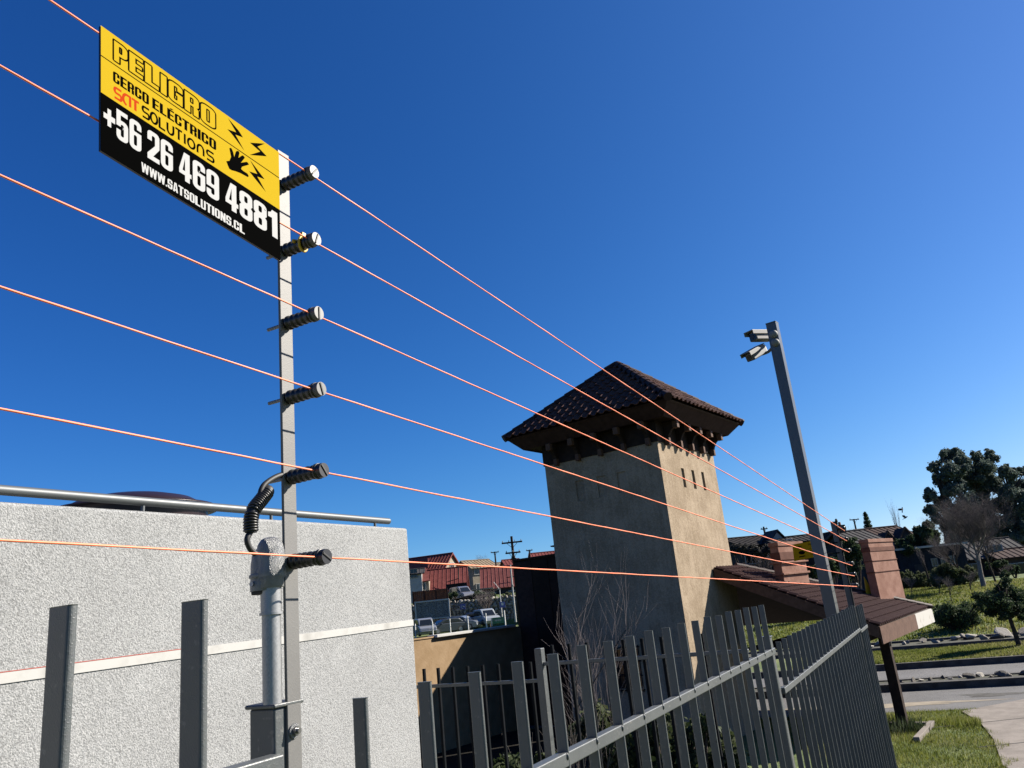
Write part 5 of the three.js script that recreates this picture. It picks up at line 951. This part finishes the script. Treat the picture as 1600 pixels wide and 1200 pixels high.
bareTree('bare_tree', place(1351, 86), 2.2, 0.07, 4, 52, 'thin leafless tree above the house left of the spruce', [M.bark, M.twig], { spread: 0.4, up: 0.4, scale: V(0.8, 1.15, 0.8) });
bareTree('bare_tree', place(1537, 60, 915), 2.5, 0.15, 6, 57, 'broad purplish leafless tree in front of the grey-roofed house', [M.paleBark, M.twig], { spread: 0.62, up: 0.28, bend: 0.16, kids: 3, scale: V(1.35, 1.05, 1.35) });
bareTree('bare_tree', place(1556, 64, 910), 2.1, 0.09, 5, 59, 'smaller leafless tree right behind the broad purplish one', [M.bark, M.twig], { spread: 0.6, up: 0.3, bend: 0.16 });
bareTree('bare_tree', place(1506, 66, 905), 2.0, 0.09, 5, 63, 'leafless thicket tree between the navy cabin and the broad bare tree', [M.bark, M.twig], { spread: 0.65, up: 0.25, bend: 0.2 });
bareTree('leaning_trunk', place(1452, 68, 905), 1.5, 0.10, 3, 61, 'dark leaning trunk before the navy cabin', [M.bark, M.twig], { spread: 0.25, up: 0.6, lean: 0.12 });
bareTree('bare_shrub', place(1488, 50, 940), 0.7, 0.03, 4, 66, 'small leafless sapling on the lawn above the dark juniper', [M.bark, M.twig], { spread: 0.6, up: 0.4, cat: 'shrub' });
bareTree('bare_tree', place(1194, 80), 2.0, 0.09, 5, 71, 'leafless tree before the pale gable right of the tower', [M.bark, M.twig], { spread: 0.4, up: 0.5 });
bareTree('bare_tree', place(1172, 76), 1.4, 0.06, 5, 72, 'low leafless tree closest to the right side of the tower', [M.bark, M.twig], { spread: 0.6, up: 0.3 });
bareTree('bare_tree', place(764, 93.2, 958), 1.75, 0.12, 5, 75, 'brownish leafless tree before the right-hand red roof', [M.bark, M.twig], { spread: 0.6, up: 0.35 });
bareTree('bare_tree', place(756, 150), 2.8, 0.10, 5, 77, 'faint far leafless tree above the tan roof', [M.bark, M.twig], { spread: 0.6, up: 0.3 });
function bush(name, px, py, z, clumps, n, size, shades, seed, label, group, dz = 0.6, cat = 'shrub') {
  const p = atDepth(px, py, z), b = V(p.x, ground(p.x, p.z), p.z), t = thing(name, b, 0, label, cat, group), cl = pxClumps(clumps, z, b, seed, dz), segs = [];
  cl.forEach((c, i) => segs.push([V((i % 3 - 1) * 0.08, -0.05, (i % 2) * 0.08), c.c, 0.03, 0.012]));
  part('stems', limbs(segs, 5), M.bark, t); part('foliage', leaves(cl, n, size, shades, seed + 3), M.leaf, t); return t;
}
bush('juniper_bush', 1490, 975, 41, [[1470, 962, 12], [1483, 952, 11], [1496, 965, 14], [1510, 950, 12], [1520, 962, 13], [1532, 945, 10], [1500, 978, 11], [1478, 975, 10], [1466, 952, 7], [1524, 975, 9]], 9000, 0.07, DARK, 401, 'wide dark juniper bush on the slope behind the white fascia', null, 0.9);
bush('low_bush', 1425, 905, 70, [[1408, 903, 8], [1420, 899, 8], [1433, 903, 8], [1446, 900, 7], [1403, 913, 9], [1416, 912, 9], [1429, 914, 9], [1442, 911, 9], [1455, 909, 8]], 8000, 0.10, OLIVE, 411, 'low green bush under the windows of the navy cabin');
bush('low_bush', 1478, 898, 66, [[1466, 893, 9], [1478, 889, 9], [1490, 894, 9], [1502, 896, 8], [1514, 892, 8], [1462, 906, 10], [1475, 905, 10], [1488, 906, 10], [1500, 906, 9], [1512, 903, 9], [1524, 900, 8]], 12000, 0.09, OLIVE, 421, 'grey-green hedge-like bush right of the navy cabin');
for (const [x, z, k, l] of [[1418, 60, 91, 'leafless scrub in front of the low bush under the cabin windows'], [1462, 58, 92, 'leafless scrub between the leaning trunk and the hedge-like bush'], [1512, 57, 93, 'leafless scrub in front of the right end of the hedge-like bush'], [1575, 63, 94, 'leafless scrub by the small clipped bush']]) bareTree('bare_shrub', place(x, z), 0.6, 0.04, 5, k, l, [M.bark, M.twig], { spread: 0.8, up: 0.2, bend: 0.2, cat: 'shrub' });
bush('clipped_bush', 1583, 892, 68, [[1580, 890, 6], [1586, 890, 6]], 2200, 0.08, DARK, 431, 'small clipped round bush at the right edge of the lawn');
bush('low_bush', 1560, 884, 74, [[1545, 884, 5], [1558, 882, 5], [1570, 880, 5]], 3000, 0.10, DARK, 436, 'dark low bushes at the back of the lawn by the house porch');
bush('dark_bush', 1332, 880, 58, [[1326, 850, 10], [1336, 862, 11], [1324, 872, 12], [1335, 885, 12], [1322, 895, 11]], 7000, 0.11, DARK, 441, 'tall dark bush between the far fence post and the tall terracotta pillar');
bush('dark_bush', 1285, 898, 52, [[1270, 895, 9], [1283, 888, 9], [1296, 893, 10], [1305, 880, 9]], 6000, 0.10, DARK, 451, 'dark bush under the small yellow sign');
bush('dark_bush', 1160, 862, 70, [[1152, 858, 8], [1166, 860, 8], [1180, 861, 8], [1200, 858, 8], [1190, 866, 6]], 5000, 0.13, [[0.04, 0.04, 0.035], [0.09, 0.085, 0.075], [0.12, 0.11, 0.10]], 461, 'greyish hedge at the foot of the dark-roofed house by the tower');
bush('low_bush', 712, 932, 99, [[703, 931, 4], [711, 929, 4], [745, 931, 6], [756, 930, 6], [768, 930, 5]], 3500, 0.14, DARK, 471, 'dark shrubs along the top of the stone wall');
bush('low_bush', 795, 934, 97, [[788, 934, 4], [796, 932, 5], [803, 933, 4]], 2200, 0.14, OLIVE, 481, 'yellow-green shrubs on the wall beside the street lamp');
// median tree with its long shadow
{
  const b = V(17.57, FLAT + 0.2, -30.4), t = thing('median_tree', b, 0, 'small dark leafy tree on the grass median at the right edge', 'tree');
  const z = 30.4, cl = pxClumps([[1545, 938, 12], [1560, 928, 13], [1575, 922, 12], [1590, 932, 14], [1605, 940, 15], [1570, 945, 15], [1552, 953, 11], [1588, 955, 13], [1530, 932, 8], [1573, 908, 6], [1610, 958, 10], [1568, 962, 8]], z, b, 501, 0.5), lead = pxClumps([[1570, 893, 3], [1566, 900, 3], [1575, 898, 3]], z, b, 502, 0.1);
  part('trunk', limbs([[V(0, -0.05, 0), V(-0.04, 0.5, 0), 0.10, 0.08], [V(-0.04, 0.5, 0), V(-0.10, 1.3, 0), 0.08, 0.06], [V(-0.10, 1.3, 0), V(-0.2, 2.2, 0), 0.06, 0.02], [V(-0.2, 2.2, 0), lead[0].c, 0.02, 0.008]], 9), M.bark, t);
  part('limbs', limbs(cl.map((c) => [V(-0.1, 1.2 + c.c.y * 0.1, 0), c.c, 0.035, 0.01]), 5), M.bark, t);
  part('crown', leaves([...cl, ...lead], 15000, 0.055, DARK, 503), M.leaf, t);
  part('soil_ring', xf(new THREE.CylinderGeometry(0.55, 0.62, 0.04, 24), V(0, 0.01, 0)), M.soil, t);
}
// leafless saplings and green shrubs inside the enclosure
bareTree('bare_sapling', place(858, 11.5), 2.0, 0.026, 3, 81, 'tall leafless sapling in front of the shaded tower wall', [M.bark, M.twig], { spread: 0.6, up: 0.45, bend: 0.12, kids: 2 });
bareTree('bare_sapling', place(818, 6.6), 1.15, 0.014, 3, 84, 'pale leafless sapling behind the rear fence, left of the tower', [M.paleBark, M.paleBark], { spread: 0.55, up: 0.4, bend: 0.16 });
bareTree('bare_sapling', place(925, 12.5), 1.5, 0.022, 3, 87, 'leafless sapling before the barred window of the tower', [M.bark, M.twig], { spread: 0.5, up: 0.4, bend: 0.12 });
bush('green_shrub', 1040, 1170, 6.6, [[1000, 1170, 42], [1050, 1160, 40], [1095, 1165, 36], [960, 1195, 40], [1130, 1180, 30]], 5200, 0.040, SHRUB, 601, 'leafy green shrub behind the middle of the grey picket fence', null, 0.3);
bush('green_shrub', 935, 1130, 7.4, [[932, 1122, 22], [945, 1140, 22], [920, 1150, 24]], 2200, 0.036, SHRUB, 611, 'small green shrub left of the larger one behind the pickets', null, 0.2);
bush('green_shrub', 790, 1200, 5.4, [[785, 1205, 22], [800, 1215, 26], [770, 1220, 24], [860, 1195, 18]], 1800, 0.03, SHRUB, 621, 'low leafy plant at the bottom behind the pickets', null, 0.2);

// ------------------------------------------------------------------ grass
function blades(n, place2, h, w, shades, seed) {
  const r = rng(seed), pos = [], colr = [], nor = [];
  for (let i = 0; i < n; i++) {
    const p = place2(r); if (!p) continue; const a = r() * 6.283, hh = h * (0.45 + 0.9 * r()) * (p.s ?? 1), ww = w * (0.7 + 0.6 * r()), lean = (r() - 0.3) * 0.9 * hh, dx = Math.cos(a), dz = Math.sin(a), b = r() * 6.283, t = clamp(r() * 0.75 + (p.t ?? 0.2) * 0.5, 0, 1) * (shades.length - 1), c = mixc(shades[Math.floor(t)], shades[Math.min(shades.length - 1, Math.floor(t) + 1)], t % 1);
    const A = [p.x - dx * ww, p.y, p.z - dz * ww], B = [p.x + dx * ww, p.y, p.z + dz * ww], C = [p.x + Math.cos(b) * lean, p.y + hh, p.z + Math.sin(b) * lean];
    pos.push(...A, ...B, ...C); for (let k = 0; k < 3; k++) { nor.push(-dz * 0.6, 0.8, dx * 0.6); colr.push(c[0] * K, c[1] * K, c[2] * K); }
  }
  const g = new THREE.BufferGeometry(); g.setAttribute('position', new THREE.Float32BufferAttribute(pos, 3)); g.setAttribute('normal', new THREE.Float32BufferAttribute(nor, 3)); g.setAttribute('color', new THREE.Float32BufferAttribute(colr, 3)); return g;
}
const GR = [[0.10, 0.145, 0.018], [0.23, 0.29, 0.04], [0.38, 0.42, 0.07], [0.54, 0.50, 0.22]];
const nz = (x, z) => 0.5 + 0.25 * Math.sin(x * 1.7 + z * 0.9) + 0.25 * Math.sin(x * 3.1 - z * 2.3 + 1);
{
  const inPath = (x, z) => { const e = z < -16.6 ? lerp(8.62, 9.75, (-16.6 - z) / 3.3) : lerp(7.62, 8.62, (-14.6 - z) / 2); return x > e + 0.22 * Math.sin(z * 5) * nz(x * 3, z * 3) + 0.1; };
  const near = blades(70000, (r) => { const x = lerp(5.2, 10.2, r()), z = -lerp(13.2, 22.3, r()); if (z > -19.9 && inPath(x, z)) return null; if (x * RM.x + z * RM.z > 22.4) return null; const d = Math.hypot(x - 9.15, z + 18.6), tuft = d < 0.6; return { x, y: ground(x, z) - 0.01, z, s: (0.6 + 0.8 * nz(x, z)) * (tuft ? 2.2 : 1), t: nz(x * 0.7, z * 0.7) }; }, 0.075, 0.007, GR, 901);
  tag(part('grass', near, M.leaf, scene), 'sunlit tufted grass between the fence and the pavement', 'grass', null, 'stuff');
  const road2 = (q0, q1, y, n, h, w, seed, e0, e1) => blades(n, (r) => { const q = lerp(q0, q1, r()), e = lerp(e0, e1, r()), x = RM.x * q + RE.x * e, z = RM.z * q + RE.z * e; return { x, y: y ?? ground(x, z) - 0.01, z, s: 0.5 + nz(x * 0.6, z * 0.6), t: nz(x * 0.4, z * 0.4) }; }, h, w, GR, seed);
  tag(part('median_turf', road2(31.75, 36.35, FLAT + 0.195, 60000, 0.07, 0.014, 911, -3, 8), M.leaf, scene), 'short grass on the median between the roads', 'grass', null, 'stuff');
  tag(part('lawn_turf', road2(40.9, 76, null, 110000, 0.13, 0.035, 921, -14, 18), M.leaf, scene), 'rough sunlit lawn sloping up beyond the roads', 'grass', null, 'stuff');
  const weeds = blades(420, (r) => { const x = lerp(7.2, 8.1, r()), z = -lerp(18.0, 19.0, r()); return { x, y: FLAT, z }; }, 0.30, 0.012, [[0.05, 0.08, 0.03], [0.12, 0.16, 0.07]], 931);
  tag(part('planter_weeds', weeds, M.leaf, scene), 'long strap-leaved weeds in the planter by the canopy post', 'weeds', null, 'stuff');
}
// ------------------------------------------------------------------ stones along the roads
{
  const r = rng(333), gs = [0, 1, 2, 3].map((k) => { const g = new THREE.IcosahedronGeometry(0.5, 2), q = g.attributes.position, rr = rng(k + 50), ax = Array.from({ length: 13 }, () => [V(rr() - 0.5, rr() - 0.5, rr() - 0.5).normalize(), 0.20 + 0.16 * rr()]); const p = V(0, 0, 0); for (let i = 0; i < q.count; i++) { p.fromBufferAttribute(q, i); for (const [n, d] of ax) { const e = p.dot(n) - d; if (e > 0) p.addScaledVector(n, -e); } q.setXYZ(i, p.x, p.y, p.z); } g.computeVertexNormals(); return metreUV(toFlat(g)); });
  const row = (q0, q1, e0, e1, n, smin, smax, y, label, group) => { for (let i = 0; i < n; i++) { const q = lerp(q0, q1, r()), e = lerp(e0, e1, (i + r() * 0.9) / n), s = lerp(smin, smax, r() * r()), p = V(RM.x * q + RE.x * e, y + s * 0.18, RM.z * q + RE.z * e); const m = part('roadside_stone', gs[(r() * 4) | 0], M.stone[(r() * 3) | 0], scene); m.position.copy(p); m.rotation.set(r() * 0.6, r() * 6, r() * 0.5); m.scale.set(s * (0.8 + 0.7 * r()), s * (0.5 + 0.3 * r()), s); tag(m, label, 'stone', group); } };
  row(26.55, 27.1, 0.4, 5.2, 18, 0.15, 0.55, FLAT + 0.16, 'grey stone lying on the narrow divider between the two carriageways', 'stones on the road divider');
  row(38.8, 40.3, -1.5, 7.5, 22, 0.3, 0.95, FLAT + 0.15, 'pale rough stone in the row beyond the far kerb', 'stones beyond the far kerb');
}
// ------------------------------------------------------------------ small things
{ // two birds above the roofs
  const b = (px, py, z, ry, rz, label) => { const t = thing('bird', atDepth(px, py, z), ry, label, 'bird'); t.rotation.z = rz; const body = xf(new THREE.SphereGeometry(0.07, 12, 8), V(0, 0, 0), null, V(2.0, 0.8, 0.8)), head = xf(new THREE.SphereGeometry(0.05, 10, 8), V(0.15, 0.02, 0)), beak = xf(new THREE.ConeGeometry(0.015, 0.05, 6), V(0.215, 0.015, 0), E(0, 0, -Math.PI / 2)), tail = prism([[-0.12, -0.01], [-0.3, -0.02], [-0.3, 0.01], [-0.12, 0.02]], 0.08); part('body', merge([body, head, beak, tail]), M.wallDark, t); for (const s of [1, -1]) part('wing', xf(prism([[-0.09, 0], [0.09, 0], [0.03, 0.26], [-0.10, 0.32], [-0.14, 0.2]], 0.014), V(0, 0.02, s * 0.05), E(s * 0.55, 0, 0)), M.wallDark, t); };
  b(1410, 796, 70, 0.4, 1.2, 'upper of two small dark birds beside the bare poplar');
  b(1415, 809, 70, -0.6, 0.4, 'lower of two small dark birds beside the bare poplar');
}
{ // yellow plate behind the canopy ridge
  const z = 22, p = atDepth(1358, 920, z), y0 = p.y - 0.75, t = thing('road_sign', V(p.x, y0, p.z), 0.3, 'small yellow triangular plate peeking over the canopy ridge', 'sign'), h = p.y - y0;
  part('plate', prism([[-0.14, -0.25], [0.2, -0.3], [-0.08, 0.33]], 0.02).translate(0, h, 0), M.yellow, t); part('post', rod(V(0, 0, -0.04), V(0, h + 0.05, -0.04), 0.03, 0.03, 8), M.grey, t);
}
{ // white and pale marker things on the lawn
  const z = 48, p = place(1262, 60, 880), t = thing('marker_post', p, 0, 'short white marker post on the lawn behind the camera pole', 'post'); part('shaft', rbox(0.22, 1.0, 0.22, 0.03, 0, 0.5, 0), M.white, t); part('cap', rbox(0.26, 0.06, 0.26, 0.02, 0, 1.02, 0), M.grey, t);
}
renderer.render(scene, camera);
